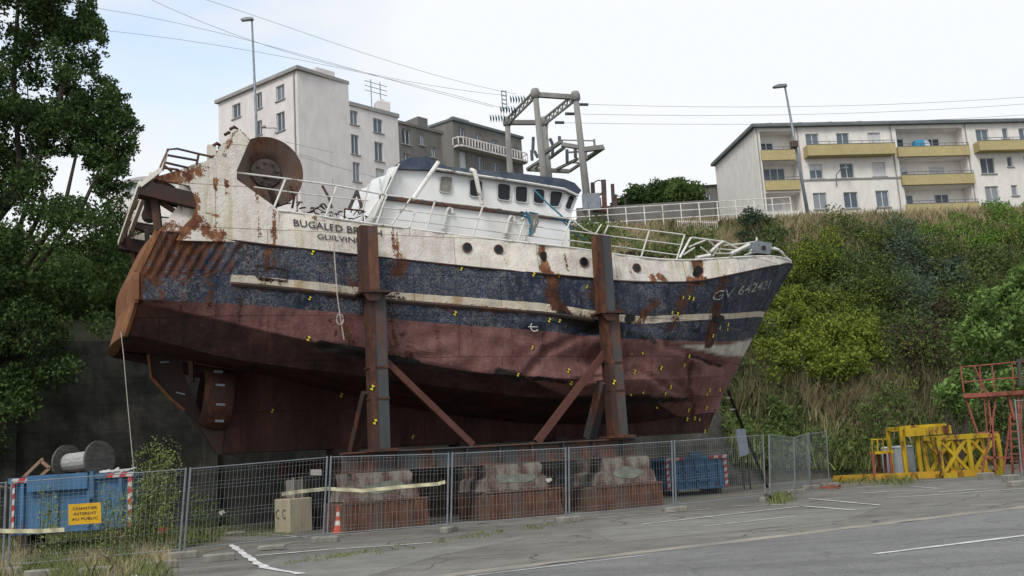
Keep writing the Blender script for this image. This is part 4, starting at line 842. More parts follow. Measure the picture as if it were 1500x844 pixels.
def walls(mb, A_, B_, dep, inw, z0, z1, skip_front=True):
    a2, b2 = A_+inw*dep, B_+inw*dep
    for p, q in ((A_, a2), (B_, b2), (a2, b2)): mb.add([(p[0], p[1], z0), (q[0], q[1], z0), (q[0], q[1], z1), (p[0], p[1], z1)], [(0, 1, 2, 3)])
cx5 = lambda x, y: (1030+x*.32, 100+y*.32)
# --- right apartment block
ZT = 33.5; Ra, Rb, Rc = atz(1105, 188, ZT), atz(1043, 243, ZT), atz(1500, 180, ZT)
pr = Plane_(Ra, Rc); LR = pr.L+9; depR = float(np.linalg.norm(Rb-Ra))
apt = thing('apartment_block', 'long cream apartment block with ochre balconies above the green bank', 'building', pr.pt(LR/2, 17))
def r5(x0, y0, x1, y1): a_ = cx5(x0, y0); b_ = cx5(x1, y1); return pr.rect(*a_, *b_)
wins = [(470, 300, 530, 362, 'w'), (612, 297, 670, 362, 'w'), (755, 295, 812, 352, 's'), (1250, 280, 1308, 346, 'w'), (1370, 275, 1395, 322, 'w1'), (1448, 275, 1500, 345, 'w'),
    (487, 440, 548, 505, 'half'), (628, 435, 690, 502, 'w'), (775, 430, 835, 495, 's'), (1270, 410, 1335, 482, 'w'), (1392, 405, 1415, 450, 'w1'), (1470, 400, 1500, 470, 'w1'),
    (505, 570, 568, 645, 'w'), (645, 567, 710, 640, 'w'), (792, 560, 852, 635, 'w'), (1293, 540, 1355, 615, 'w'), (1412, 535, 1440, 582, 'w1')]
# loggias: px rect of the opening and windows in its back wall
logg = [((262, 288, 425, 375), [(280, 322, 345, 374, 'w')]), ((275, 425, 440, 512), [(298, 440, 400, 510, 'w')]), ((290, 570, 450, 655), [(320, 590, 385, 652, 's')]),
    ((885, 275, 1190, 358), [(888, 303, 950, 357, 'w'), (1050, 303, 1115, 357, 'w')]), ((900, 410, 1215, 488), [(905, 438, 970, 487, 'half'), (1075, 433, 1140, 486, 'w')]), ((925, 540, 1235, 622), [(930, 565, 995, 620, 'w'), (1095, 560, 1160, 618, 'w')])]
ops = [(*r5(*w_[:4]), .18) for w_ in wins]; lo_ = []
for l_, ww in logg: o = r5(*l_); ops.append((*o, 1.5)); lo_.append(o)
mb = MB(); facade(mb, pr, 0, LR, 15, ZT, ops); walls(mb, pr.pt(0, 0), pr.pt(LR, 0), depR, pr.inw, 15, ZT-.02); mb.build('wall', mt['wallW'], apt)
for w_, o in zip(wins, ops): window(apt, pr, o[:4], .18, w_[4], 1 if w_[4] == 'w1' else 2)
for (l_, ww), o in zip(logg, lo_):
    for w_ in ww: window(apt, pr, (*r5(*w_[:4]),), 1.48, w_[4], 3 if l_[0] == 275 else 2, False)
mb = MB(); q0 = pr.pt(-.5, ZT, -.6); mb.prism([pr.pt(-.4, ZT, -.5), pr.pt(LR, ZT, -.5), pr.pt(LR, ZT, depR+.3), pr.pt(-.4, ZT, depR+.3)], (0, 0, .34)); rfo = mb.build('roof', mt['roofG'], apt)
for x in (415, 557, 700, 840):
    u, z = pr.hit(*cx5(x, 262)); mb = MB(); mb.box(pr.pt(u, ZT+.85, 4)+0, (2.6, 1, 1.1), math.atan2(pr.u[1], pr.u[0])); mb.box(pr.pt(u-.9, ZT+1.6, 4), (.5, .5, .5), 0); mb.box(pr.pt(u+.6, ZT+1.5, 4), (.4, .4, .3), 0); mb.build('chimney', mt['roofG'], rfo)
def balcony(x0, y0, x1, y1, out_):
    a_, b_, c_, d_ = r5(x0, y0, x1, y1); mb = MB(); mb.prism([pr.pt(a_, c_, -out_), pr.pt(b_, c_, -out_), pr.pt(b_, d_, -out_), pr.pt(a_, d_, -out_)], pr.inw*.12)
    for u in (a_, b_-.12): mb.prism([pr.pt(u, c_, -out_+.12), pr.pt(u+.12, c_, -out_+.12), pr.pt(u+.12, d_, -out_+.12), pr.pt(u, d_, -out_+.12)], pr.inw*(out_-.125))
    mb.prism([pr.pt(a_+.12, c_, -out_+.12), pr.pt(b_-.12, c_, -out_+.12), pr.pt(b_-.12, c_+.16, -out_+.12), pr.pt(a_+.12, c_+.16, -out_+.12)], pr.inw*(out_-.125))
    o = mb.build('balcony', mt['ochre'], apt); rm_ = MB(); rm_.bar(pr.pt(a_, d_+.32, -out_+.06), pr.pt(b_, d_+.32, -out_+.06), .05); n_ = int((b_-a_)/1.3)+1
    for k in range(n_+1): u = a_+.05+(b_-a_-.1)*k/n_; rm_.bar(pr.pt(u, d_, -out_+.06), pr.pt(u, d_+.3, -out_+.06), .04)
    rm_.bar(pr.pt(a_, d_+.03, -out_+.06), pr.pt(b_, d_+.03, -out_+.06), .16, .06); rm_.build('balcony_rail', mt['roofG'], o)
for b_ in ((265, 377, 420, 423, .25), (460, 362, 860, 410, 1.1), (885, 362, 1212, 406, .4), (1237, 345, 1500, 388, 1.1), (283, 515, 440, 560, .25), (905, 490, 1235, 535, .4), (928, 622, 1255, 662, .4)): balcony(*b_[:4], b_[4])
mb = MB(); a_, b_ = pr.hit(*cx5(440, 514)), pr.hit(*cx5(902, 500)); mb.bar(pr.pt(a_[0], a_[1], -.04), pr.pt(b_[0], b_[1], -.04), .12, .15); mb.build('string_course', mt['sill'], apt)
for x in (447, 878, 1222, 232): u = pr.hit(*cx5(x, 450))[0]; mb = MB(); mb.tube([pr.pt(max(u, .15), 15, -.08), pr.pt(max(u, .15), ZT-.05, -.08)], .055, 6); mb.build('downpipe', mt['sill'], apt)
u, z = pr.hit(*cx5(608, 540)); mb = MB(); mb.tube([pr.pt(u, z, -.1), pr.pt(u, z+1.1, -.4), pr.pt(u+.4, z+1.6, -.9), pr.pt(u+.6, z+1.6, -1)], .05); mb.box(pr.pt(u+.7, z+1.55, -1.1), (.5, .25, .15)); mb.build('wall_lamp', mt['galv'], apt)
u, z = pr.hit(*cx5(992, 350)); mb = MB(); mb.box(pr.pt(u, z, .3), (1., .8, .9)); tag(rebase(mb.build('blue_crate', M('blue_plastic', (.05, .3, .5), (.04, .22, .4), 2))), 'blue plastic box standing on a top floor balcony of the cream block', 'box')
mb = MB(); u, z = pr.hit(*cx5(1020, 350)); mb.lathe([(0, 0), (.5, .08), (.55, .12)], pr.pt(u, z+.1, .3), -pr.inw, 16); tag(rebase(mb.build('satellite_dish', mt['wframe'])), 'white satellite dish on the top balcony beside the blue box', 'dish')
# --- white block behind the stern
ZW = 40.; K0, K1, K2 = atz(435, 103, ZW), atz(320, 152, ZW), atz(511, 124, ZW)
wb = thing('tower_block', 'tall pinkish white apartment block behind the ship stern', 'building', (K0[0], K0[1]+4, 18))
pL, pR = Plane_(K0, K1), Plane_(K0, K2); c3 = lambda x, y: (300+x*.2725, 80+y*.2725)
def r3(pl, x0, y0, x1, y1): return pl.rect(*c3(x0, y0), *c3(x1, y1))
wl3 = [(148, 265, 192, 340), (275, 205, 307, 290), (382, 165, 428, 245), (385, 310, 430, 410), (277, 355, 307, 432), (152, 410, 196, 480)]
wr3 = [(782, 302, 824, 376), (788, 432, 830, 536), (797, 580, 836, 682), (907, 346, 957, 420), (914, 472, 960, 572), (920, 615, 966, 690)]
ol = [(*r3(pL, *w_), .2) for w_ in wl3]; pR2 = pR
u1, z1_ = pR.hit(511, 148); u2, z2_ = pR.hit(583, 179); u3, z3_ = pR.hit(585, 177); u4, z4_ = pR.hit(647, 201)
orr = [(*r3(pR, *w_), .2) for w_ in wr3]; ZW2 = (z1_+z2_)/2
mb = MB(); facade(mb, pL, 0, pL.L, 14, ZW, ol); facade(mb, pR, 0, u1, 14, ZW, []); facade(mb, pR, u1, u2, 14, ZW2, orr)
mb.add([pL.pt(pL.L, 14), pL.pt(pL.L, 14)+pR.u*u1, pL.pt(pL.L, ZW)+pR.u*u1, pL.pt(pL.L, ZW)], [(0, 1, 2, 3)]); 
e_ = pL.u*pL.L
mb.add([pR.pt(u1, ZW2), pR.pt(u1, ZW2)+e_, pR.pt(u1, ZW)+e_, pR.pt(u1, ZW)], [(0, 1, 2, 3)]); mb.add([pR.pt(u2, 14), pR.pt(u2, 14)+e_, pR.pt(u2, ZW2)+e_, pR.pt(u2, ZW2)], [(0, 1, 2, 3)]); mb.add([pR.pt(0, 14)+e_, pR.pt(u1, 14)+e_, pR.pt(u1, ZW)+e_, pR.pt(0, ZW)+e_], [(0, 1, 2, 3)])
mb.build('wall', mt['wallP'], wb)
for o in ol: window(wb, pL, o[:4], .2)
for o in orr: window(wb, pR, o[:4], .2, 'w')
mb = MB(); mb.prism([pR.pt(-.3, ZW, -.2)-pL.u*.2, pR.pt(u1+.1, ZW, -.02), pR.pt(u1+.1, ZW, 0)+e_, pR.pt(-.3, ZW, 0)+e_*1.02], (0, 0, .35)); mb.build('roof', mt['sill'], wb)
mb = MB(); mb.prism([pR.pt(u1, ZW2, -.15), pR.pt(u2+.1, ZW2, -.15), pR.pt(u2+.1, ZW2)+e_, pR.pt(u1, ZW2)+e_], (0, 0, .4)); rf = mb.build('roof', mt['sill'], wb)
mb = MB(); mb.box(pR.pt(u2-1.2, ZW2+.9, 1), (1.4, 1, 1.5), .5); mb.box(pR.pt(u2-1.2, ZW2+1.8, 1), (.4, .4, .4), .5); mb.build('chimney', mt['wallP'], rf)
mb = MB(); mb.box(pR.pt(u1*.55, ZW+.6, 1), (2.2, 2, .6), math.atan2(pR.u[1], pR.u[0])); mb.build('roof_parapet', mt['wallP'], wb)
for du, h_ in ((-2.4, 3.6), (-1.2, 3.6)):
    mb = MB(); p = pR.pt(u2+du, ZW2+.4, 1.2); mb.tube([p, p+ZX*h_], .05, 5)
    for k in range(3): mb.tube([p+ZX*(h_-.3-k*.5)-pR.u*.8, p+ZX*(h_-.3-k*.5)+pR.u*.9], .035, 4)
    tag(rebase(mb.build('tv_aerial', mt['galv'])), 'thin tv aerial on the roof of the white block, the '+('left' if du < -2 else 'right')+' of two', 'aerial', 'aerials on the white block roof')
mb = MB(); mb.tube([pL.pt(.4, 18, -.1), pL.pt(.4, ZW, -.1)], .07, 5); mb.build('downpipe', mt['sill'], wb)
u, z = pL.hit(*c3(385, 395)); mb = MB(); mb.tube([pL.pt(u, z, 0), pL.pt(u+.5, z-.1, -1)], .05); mb.box(pL.pt(u+.6, z, -1.1), (.5, .4, .15)); mb.build('wall_lamp', mt['sill'], wb)
# --- grey row
gb = thing('row_house', 'low grey rendered house between the white block and the grey block with curved balcony', 'building', pR.pt((u3+u4)/2, 18, 3)); zg = (z3_+z4_)/2
wg = [(*r3(pR, 1060, 400, 1104, 482), .2), (*r3(pR, 1154, 425, 1178, 486), .2), (*r3(pR, 1213, 497, 1240, 552), .2), (*r3(pR, 1066, 535, 1102, 570), .2)]
mb = MB(); facade(mb, pR, u2+.02, u4, 14, zg, wg); mb.add([pR.pt(u4, 14), pR.pt(u4, 14)+e_*.6, pR.pt(u4, zg)+e_*.6, pR.pt(u4, zg)], [(0, 1, 2, 3)]); mb.prism([pR.pt(u2+.02, zg, -.15), pR.pt(u4+.2, zg, -.15), pR.pt(u4+.2, zg)+e_*.6, pR.pt(u2+.02, zg)+e_*.6], (0, 0, .3)); mb.build('wall', mt['wallG'], gb)
for o in wg: window(gb, pR, o[:4], .2)
X2 = at(662, 171, 112.); pG = Plane_(X2, X2+pR.u*5); _, zG = pG.hit(662, 171); uE, zE = pG.hit(764, 209); c4_ = lambda x, y: (650+x*.225, 110+y*.225)
g2b = thing('balcony_house', 'grey rendered apartment house with a long curved white balcony', 'building', pG.pt(uE/2, 18, 4))
def r4(x0, y0, x1, y1): return pG.rect(*c4_(x0, y0), *c4_(x1, y1))
zG = (zG+zE)/2
wg2 = [(*r4(*w_), .2) for w_ in [(98, 345, 135, 410), (208, 383, 243, 437), (315, 425, 350, 478), (452, 470, 480, 522), (105, 500, 148, 606), (218, 535, 258, 616), (320, 570, 362, 625)]]
mb = MB(); facade(mb, pG, 0, uE, 14, zG, wg2); iw = -pL.inw*0+pL.u
mb.add([pG.pt(0, 14), pG.pt(0, 14)+iw*11, pG.pt(0, zG)+iw*11, pG.pt(0, zG)], [(0, 1, 2, 3)]); mb.add([pG.pt(uE, 14), pG.pt(uE, 14)+iw*8, pG.pt(uE, zG)+iw*8, pG.pt(uE, zG)], [(0, 1, 2, 3)])
mb.prism([pG.pt(-.05, 14)+iw*5.2, pG.pt(-.05, 14)+iw*10.9, pG.pt(-.05, zG+1.6)+iw*10.9, pG.pt(-.05, zG+1.9)+iw*5.2], pR.u*1.5); mb.build('wall', mt['wallG'], g2b)
for o in wg2: window(g2b, pG, o[:4], .2)
mb = MB(); mb.prism([pG.pt(-.1, zG, -.25), pG.pt(uE+.2, zG, -.25), pG.pt(uE+.2, zG)+iw*8, pG.pt(-.1, zG)+iw*8], (0, 0, .3)); rf = mb.build('roof', mt['roofG'], g2b)
mb = MB(); p = pG.pt(uE*.22, zG+1., 1.5); mb.box(p, (2.6, .6, .3), math.atan2(pR.u[1], pR.u[0])); mb.box(p-(0, 0, .5)+pR.u*1, (.7, .6, 1.2), .6); mb.build('chimney', mt['sill'], rf)
ba, bb = pG.hit(*c4_(60, 428)), pG.hit(*c4_(520, 572)); zb0 = (ba[1]+bb[1])/2; mb = MB(); o1 = [pG.pt(ba[0], zb0-.55, 0), pG.pt(ba[0]+.1, zb0-.55, -.8), pG.pt(ba[0]+.6, zb0-.55, -1.1), pG.pt(bb[0]-.8, zb0-.55, -1.1), pG.pt(bb[0]-.1, zb0-.55, -.8), pG.pt(bb[0], zb0-.55, 0)]
mb.prism(o1, (0, 0, .22)); 
for p, q in zip(o1[:-1], o1[1:]):
    n_ = max(1, int(np.linalg.norm(q-p)/.45))
    for k in range(n_+1): r_ = p+(q-p)*k/n_+ZX*.22; mb.bar(r_, r_+ZX*.85, .16 if k % 4 else .5, .1)
    mb.bar(p+ZX*1.1, q+ZX*1.1, .14, .12)
mb.build('balcony', mt['wallP'], g2b)
# --- small far houses
def house(name, lab, px0, px1, ptop, peave, Y, col, roofc, z0=16, win=None):
    a_, b_ = at(px0, peave, Y), at(px1, peave, Y); zt = at((px0+px1)/2, ptop, Y)[2]; ze = (a_[2]+b_[2])/2; h_ = thing(name, lab, 'house', ((a_[0]+b_[0])/2, Y+4, z0))
    pl = Plane_(a_, b_); L_ = pl.L; o = [(*pl.rect(*w_), .15) for w_ in (win or [])]; mb = MB(); facade(mb, pl, 0, L_, z0, ze, o); walls(mb, pl.pt(0, 0), pl.pt(L_, 0), 8, pl.inw, z0, ze); mb.build('wall', col, h_)
    mb = MB(); mb.add([pl.pt(-.3, ze, -.3), pl.pt(L_+.3, ze, -.3), pl.pt(L_+.3, ze, 8.3), pl.pt(-.3, ze, 8.3), pl.pt(1.5, zt, 4), pl.pt(L_-1.5, zt, 4)], [(0, 1, 5, 4), (1, 2, 5), (2, 3, 4, 5), (3, 0, 4), (3, 2, 1, 0)]); mb.build('roof', roofc, h_)
    for w_ in o: window(h_, pl, w_[:4], .15)
    return h_
mt['roofB'] = M('pale_grey_roof', (.33, .32, .31), (.27, .26, .25), .8, bmp=0)
house('far_house', 'pale house with grey roof glimpsed between the left tree and the stern', 158, 262, 240, 268, 95, mt['wallW'], mt['roofB'], 12, [(184, 264, 203, 284)])
house('small_house', 'small house with dark roof at the left end of the cream apartment block', 1018, 1052, 262, 272, 112, mt['wallG'], mt['roofG'], 14, [(1032, 284, 1040, 298)])
house('low_shed', 'low brown rendered shed behind the dark trees on the crest', 975, 1004, 261, 266, 104, mt['wallG'], mt['roofG'], 14)
# --- crest railing
rl_ = thing('crest_railing', 'long white metal railing along the top of the grassy bank', 'railing', at(950, 333, 73)); 
mb = MB(); pts = [(836, 309), (900, 310), (960, 311), (1050, 312.5), (1160, 314)]; P3 = [at(x, y, 73) for x, y in pts]; Zr = P3[0][2]
tube = [np.array([p[0], p[1], Zr-.0]) for p in P3]
for dz in (0, -.5, -1.05): mb.tube([p+ZX*dz for p in tube], .035, 5)
mb.build('rail', mt['rail'], rl_); nP = 13
for k in range(nP): p = tube[0]+(tube[-1]-tube[0])*k/(nP-1); mb = MB(); mb.bar(p, p-ZX*1.5, .07); mb.build('post', mt['rail'], rl_)
pf = thing('picket_fence', 'short white picket fence stretch on the crest below the cream gable', 'fence', at(1020, 335, 72)); mb = MB(); a_, b_ = at(992, 322, 72.5), at(1050, 323, 72.5); mb.bar(a_-ZX*.15, b_-ZX*.15, .05); mb.bar(a_-ZX*.7, b_-ZX*.7, .05); mb.build('rail', mt['rail'], pf)
mb = MB()
for k in range(20): p = a_+(b_-a_)*k/19; mb.bar(p, p-ZX*1., .06, .03)
mb.build('picket', mt['rail'], pf)['kind'] = 'stuff'
# --- street lamps
for (x0, y0, x1, y1, Y, hd, lab) in ((377, 215, 369, 30, 80, -1, 'tall grey street lamp rising in front of the white block'), (1185, 322, 1150, 128, 76, -1, 'leaning grey street lamp in front of the cream apartment block')):
    a_, b_ = at(x0, y0, Y), at(x1, y1, Y); a_ = a_+(a_-b_)/np.linalg.norm(a_-b_)*(1.5 if x0 > 1000 else 8); l_ = thing('street_lamp', lab, 'street lamp', a_); mb = MB(); mb.tube([a_, a_*.5+b_*.5, b_], .16, 8, .08); mb.build('pole', mt['galv'], l_, smooth=True)
    mb = MB(); mb.tube([b_, b_+np.array([-.25, 0, .12])], .05, 6); mb.prism([b_+np.array([.15, -.2, .05]), b_+np.array([-.85, -.2, .0]), b_+np.array([-.95, -.2, .1]), b_+np.array([-.5, -.2, .25]), b_+np.array([.1, -.2, .22])], (0, .4, 0)); mb.build('lamp_head', mt['galv'], l_)
    if x0 > 1000: mb = MB(); mb.box(at(1163, 212, Y-.2), (.5, .5, .5)); mb.build('junction_box', mt['greysteel'], l_)
# --- switchgear structure on concrete poles
sg = thing('pylon_frame', 'concrete pole switchgear frame with beams, insulators and a slanting platform', 'pylon', at(800, 300, 76)); mt['poleC'] = M('pole_concrete', (.27, .265, .25), (.19, .185, .175), .8, .9, 6, (1, 1, .3), 0); mt['insg'] = M('slate_insulator', (.12, .15, .17), (.08, .1, .12), 4); mt['ins'] = M('teal_insulator', (.05, .22, .22), (.04, .15, .16), 4)
tops = {1: (743, 178, 80), 2: (784, 137, 74), 3: (797, 178, 80), 4: (843, 141, 74)}; bots = {1: (750, 300), 2: (801, 300), 3: (808, 300), 4: (862, 310)}; PT = {}
for k in tops:
    x, y, Y = tops[k]; a_ = at(x, y, Y); b_ = at(*bots[k], Y); PT[k] = a_; d = (b_-a_)/np.linalg.norm(b_-a_); b2 = a_+d*(a_[2]-17.5)/(-d[2]); mb = MB(); mb.tube([b2, a_+d*.2], .34, 10, .22); mb.lathe([(0, .4), (.28, .35), (.36, .1), (.36, -.3), (.25, -.4)], a_, ZX, 12); mb.build('pole', mt['poleC'], sg, smooth=True)
for a_, b_ in ((2, 4), (1, 3)): mb = MB(); mb.bar(PT[a_]-ZX*.1, PT[b_]-ZX*.1, .32, .36); mb.build('beam', mt['poleC'], sg)
for a_, b_ in ((1, 2), (3, 4)):
    mb = MB()
    for dz in (.25, -.3): mb.bar(PT[a_]+ZX*dz, PT[b_]+ZX*dz, .14)
    n_ = 14
    for k in range(n_): p = PT[a_]+(PT[b_]-PT[a_])*k/n_; q = PT[a_]+(PT[b_]-PT[a_])*(k+1)/n_; s1_ = 1 if k % 2 else -1; mb.bar(p+ZX*.27*s1_, q-ZX*.27*s1_, .09)
    mb.build('lattice_beam', mt['poleC'], sg)
c6 = lambda x, y: (720+x*180/844, 120+y*180/844)
for (x0, y0, x1, y1, w_, Y0, Y1) in [(600, 470, 770, 450, .35, 74, 74), (350, 500, 480, 410, .25, 79, 74), (480, 430, 600, 450, .3, 74, 74), (400, 525, 500, 450, .2, 79, 74), (245, 600, 535, 615, .3, 80, 80), (245, 600, 330, 545, .2, 80, 77), (535, 615, 770, 455, .2, 80, 74), (300, 590, 345, 560, .15, 80, 77), (450, 600, 590, 530, .2, 80, 75), (475, 400, 710, 405, .08, 74, 74), (525, 485, 600, 480, .12, 75, 75), (530, 555, 600, 555, .12, 77, 77), (640, 530, 770, 452, .2, 75, 74), (650, 480, 655, 530, .12, 74, 74), (705, 395, 708, 450, .16, 74, 74), (385, 290, 380, 400, .08, 78, 78)]:
    mb = MB(); mb.bar(at(*c6(x0, y0), Y0), at(*c6(x1, y1), Y1), w_); mb.build('platform_arm', mt['poleC'], sg)
for (x0, y0, x1, y1, Y) in [(275, 470, 279, 540, 78), (295, 475, 318, 520, 78), (402, 390, 425, 440, 76), (466, 375, 468, 430, 75), (518, 465, 520, 560, 76), (287, 380, 284, 470, 78), (575, 455, 577, 520, 75), (420, 440, 418, 500, 76)]:
    mb = MB(); a_, b_ = at(*c6(x0, y0), Y), at(*c6(x1, y1), Y); mb.tube([a_, b_], .13, 7); mb.build('insulator', mt['insg'], sg)
mb = MB()
for x in (68, 98): mb.bar(at(*c6(x, 60), 80), at(*c6(x+10, 200), 80), .09)
for y in (62, 90, 118, 146, 174): mb.bar(at(*c6(68, y), 80), at(*c6(100, y+8), 80), .08)
mb.build('ladder', mt['galv'], sg)
for (x, y) in ((180, 120), (112, 192), (42, 250)):
    a_ = at(*c6(x, y), 78); mb = MB()
    for k in range(6): mb.lathe([(0, -.06), (.36, -.05), (.1, .06)], a_+RT*(k-2.5)*.22, RT+.15*UP, 10)
    mb.build('insulator_string', mt['ins'], sg)
for (x0, x1, y) in ((600, 665, 155), (505, 570, 219), (435, 500, 279)): mb = MB(); mb.tube([at(*c6(x0, y), 76), at(*c6(x1, y+1), 76)], .12, 6); mb.build('insulator', mt['insg'], sg)
mb = MB(); mb.box(at(866, 297, 74), (1.3, .6, 1.3)); mb.build('transformer_box', mt['galv'], sg)
ob = thing('equipment_pole', 'cluster of dark poles and wires beside the transformer, right of the wheelhouse', 'pole', at(885, 305, 75))
for x, y0, y1, w_ in ((868, 268, 305, .3), (884, 264, 305, .35), (872, 285, 305, .2), (878, 290, 305, .2)): mb = MB(); mb.bar(at(x, y0, 75), at(x+2, y1+6, 75), w_); mb.build('pole', mt['greysteel'], ob)
mb = MB(); mb.tube([at(866, 270, 75), at(876, 264, 75), at(884, 266, 75)], .05); mb.bar(at(870, 290, 75), at(888, 280, 75), .15); mb.build('cable', mt['greysteel'], ob)
gf = thing('post_fence', 'row of dark fence posts with wire behind the crest, beside the dark bushes', 'fence', at(925, 305, 82))
for x, h_ in ((897, 270), (929, 270), (902, 285), (915, 284), (942, 276), (950, 282)): mb = MB(); mb.bar(at(x, h_, 82), at(x+3, 322, 82), .28 if h_ < 275 else .16); mb.build('post', mt['greysteel'], gf)
mb = MB(); mb.bar(at(897, 287, 82.2), at(960, 291, 82.2), .05); mb.build('wire', mt['galv'], gf)
lw = thing('parapet_wall', 'low dark grey wall behind the white crest railing', 'wall', at(940, 318, 76)); mb = MB(); a_, b_ = at(845, 318, 76), at(1048, 322, 76); mb.prism([a_-ZX*1.5, b_-ZX*1.5, np.array([b_[0], b_[1], a_[2]+.7]), a_+ZX*.7], (0, .3, 0)); mb.build('masonry', mt['wallG'], lw)
# --- overhead wires
mt['wire'] = M('overhead_wire', (.4, .41, .42), (.35, .36, .37), 3, bmp=0)
wl_ = [([(-40, 0), (135, 10), (450, 85), (600, 122), (724, 158)], 60, 78, 'wire from the upper left corner to the lowest teal insulator string'), ([(-40, 30), (150, 45), (450, 88), (620, 130), (738, 158)], 62, 78, 'wire behind the left tree top passing over the white block to the pylon frame'), ([(222, 0), (400, 70), (560, 112), (740, 140)], 62, 78, 'wire from the top edge left of the left street lamp to the pylon frame'), ([(290, -4), (480, 60), (620, 105), (757, 138)], 62, 78, 'highest wire crossing the sky from the top edge to the pylon frame'),
    ([(862, 153), (1000, 156), (1200, 156), (1500, 142), (1560, 138)], 76, 76, 'upper of three wires running right from the pylon frame'), ([(842, 167), (1000, 169), (1250, 166), (1500, 152), (1560, 148)], 76, 76, 'middle of three wires running right from the pylon frame'), ([(827, 180), (1000, 182), (1250, 180), (1500, 168), (1560, 164)], 76, 76, 'lowest of three wires running right from the pylon frame'),
    ([(418, 208), (450, 215), (488, 224)], 55, 60, 'short upper cable stub against the white block gable'), ([(436, 228), (470, 238), (560, 262)], 55, 60, 'long slack cable against the white block gable reaching the wheelhouse tarpaulin'), ([(436, 226), (460, 232), (488, 245)], 55, 60, 'middle cable against the white block gable')]
for pl, Y0, Y1, lab in wl_:
    x0, x1 = pl[0][0], pl[-1][0]; xs_ = np.linspace(x0, x1, 14); ys_ = np.interp(xs_, [p[0] for p in pl], [p[1] for p in pl]); c_ = np.polyfit([p[0] for p in pl], [p[1] for p in pl], min(3, len(pl)-1)); mb = MB(); mb.tube([at(x, np.polyval(c_, x), Y0+(Y1-Y0)*(x-x0)/(x1-x0)) for x in xs_], .016 if Y1 > 65 else .014, 4); tag(rebase(mb.build('overhead_wire', mt['wire'])), 'thin '+lab, 'wire', 'overhead wires')

# ================= VEGETATION =================
def leaf_obj(name, P_, size, mat, parent=None, aspect=.55, up=0., world=True):
    P_ = np.asarray(P_, float); n = len(P_); nrm = rng.normal(size=(n, 3)); nrm[:, 2] += up; nrm /= np.linalg.norm(nrm, axis=1)[:, None]
    t = np.cross(nrm, rng.normal(size=(n, 3))); t /= np.linalg.norm(t, axis=1)[:, None]; b = np.cross(nrm, t); s_ = size*rng.uniform(.55, 1.25, n)[:, None]
    if parent is not None: iv = np.array(wmat(parent).inverted()); P_ = P_ @ iv[:3, :3].T+iv[:3, 3]
    V = np.stack([P_-t*s_, P_+b*s_*aspect+t*s_*.1, P_+t*s_, P_-b*s_*aspect+t*s_*.1], 1).reshape(-1, 3); me_ = bpy.data.meshes.new(name); me_.vertices.add(4*n); me_.loops.add(4*n); me_.polygons.add(n)
    me_.vertices.foreach_set('co', V.ravel()); me_.loops.foreach_set('vertex_index', np.arange(4*n, dtype=np.int32)); me_.polygons.foreach_set('loop_start', np.arange(0, 4*n, 4, dtype=np.int32)); me_.polygons.foreach_set('loop_total', np.full(n, 4, np.int32)); me_.update(calc_edges=True)
    a_ = me_.attributes.new('rnd', 'FLOAT', 'POINT'); a_.data.foreach_set('value', np.repeat(rng.random(n), 4).astype(np.float32)); me_.materials.append(mat); o = bpy.data.objects.new(name, me_); link(o)
    if parent is not None: o.parent = parent
    return o
def blob(c, r, n, hollow=.5, flat=(1, 1, .8)):
    d = rng.normal(size=(n, 3)); d /= np.linalg.norm(d, axis=1)[:, None]; rr = rng.random(n)**hollow; k = 1+.25*np.sin(d[:, 0]*5+c[0]*3)*np.cos(d[:, 2]*4+c[1]); return np.asarray(c)+d*(rr*k)[:, None]*r*np.asarray(flat)
mt['leafD'] = leafmat('dark_green_leaves', (.02, .038, .014), (.085, .135, .048)); mt['leafM'] = leafmat('mid_green_leaves', (.04, .07, .022), (.135, .19, .06)); mt['leafY'] = leafmat('yellow_green_broom', (.04, .065, .018), (.16, .20, .05), .8, None, lo=.35, hi=.8); mt['leafB'] = leafmat('bright_green_bracken', (.06, .11, .025), (.16, .27, .06)); mt['leafG'] = leafmat('grey_green_leaves', (.05, .07, .045), (.13, .17, .11)); mt['leafR'] = leafmat('red_brown_twigs', (.045, .036, .028), (.12, .09, .07)); mt['leafH'] = leafmat('bramble_leaves', (.038, .06, .022), (.14, .18, .065), .35); mt['leafP'] = leafmat('pale_fresh_leaves', (.045, .085, .02), (.20, .31, .095), .8)
mt['leafY2'] = leafmat('bright_broom', (.05, .08, .015), (.22, .27, .05), .9); mt['highlight'] = leafmat('yellow_highlight', (.15, .20, .03), (.36, .38, .06), 1.); mt['grassD'] = leafmat('dry_grass', (.20, .175, .09), (.52, .44, .27), .3); mt['grassG'] = leafmat('green_grass', (.09, .12, .04), (.26, .29, .12), .4); mt['stem'] = leafmat('brown_stems', (.08, .075, .04), (.21, .19, .11), .6); mt['bark'] = M('grey_brown_bark', (.10, .085, .07), (.055, .046, .04), 3, .95, 7, (1, 1, .3), .5)
def tree(name, lab, base, blobs, dens, lsize, mat, limbs, group=None, cat='tree', r0=.18):
    t_ = thing(name, lab, cat, base, 0, group); 
    if limbs:
        mb = MB()
        for l_ in limbs: mb.tube([base]+l_, r0, 7, r0*.22)
        mb.build('trunk', mt['bark'], t_)
    Pp = np.concatenate([blob(c, r, int(dens*r*r*(1+.5*r)), .45) for c, r in blobs]); leaf_obj('crown', Pp, lsize, mat, t_); return t_
def fill(poly, n, Y0, Y1, r0, r1):
    xs_ = [p[0] for p in poly]; ys_ = [p[1] for p in poly]; o = []
    while len(o) < n:
        x, y = rng.uniform(min(xs_), max(xs_)), rng.uniform(min(ys_), max(ys_))
        if inpoly(x, y, poly): Y = rng.uniform(Y0, Y1); o.append((at(x, y, Y), rng.uniform(r0, r1)))
    return o
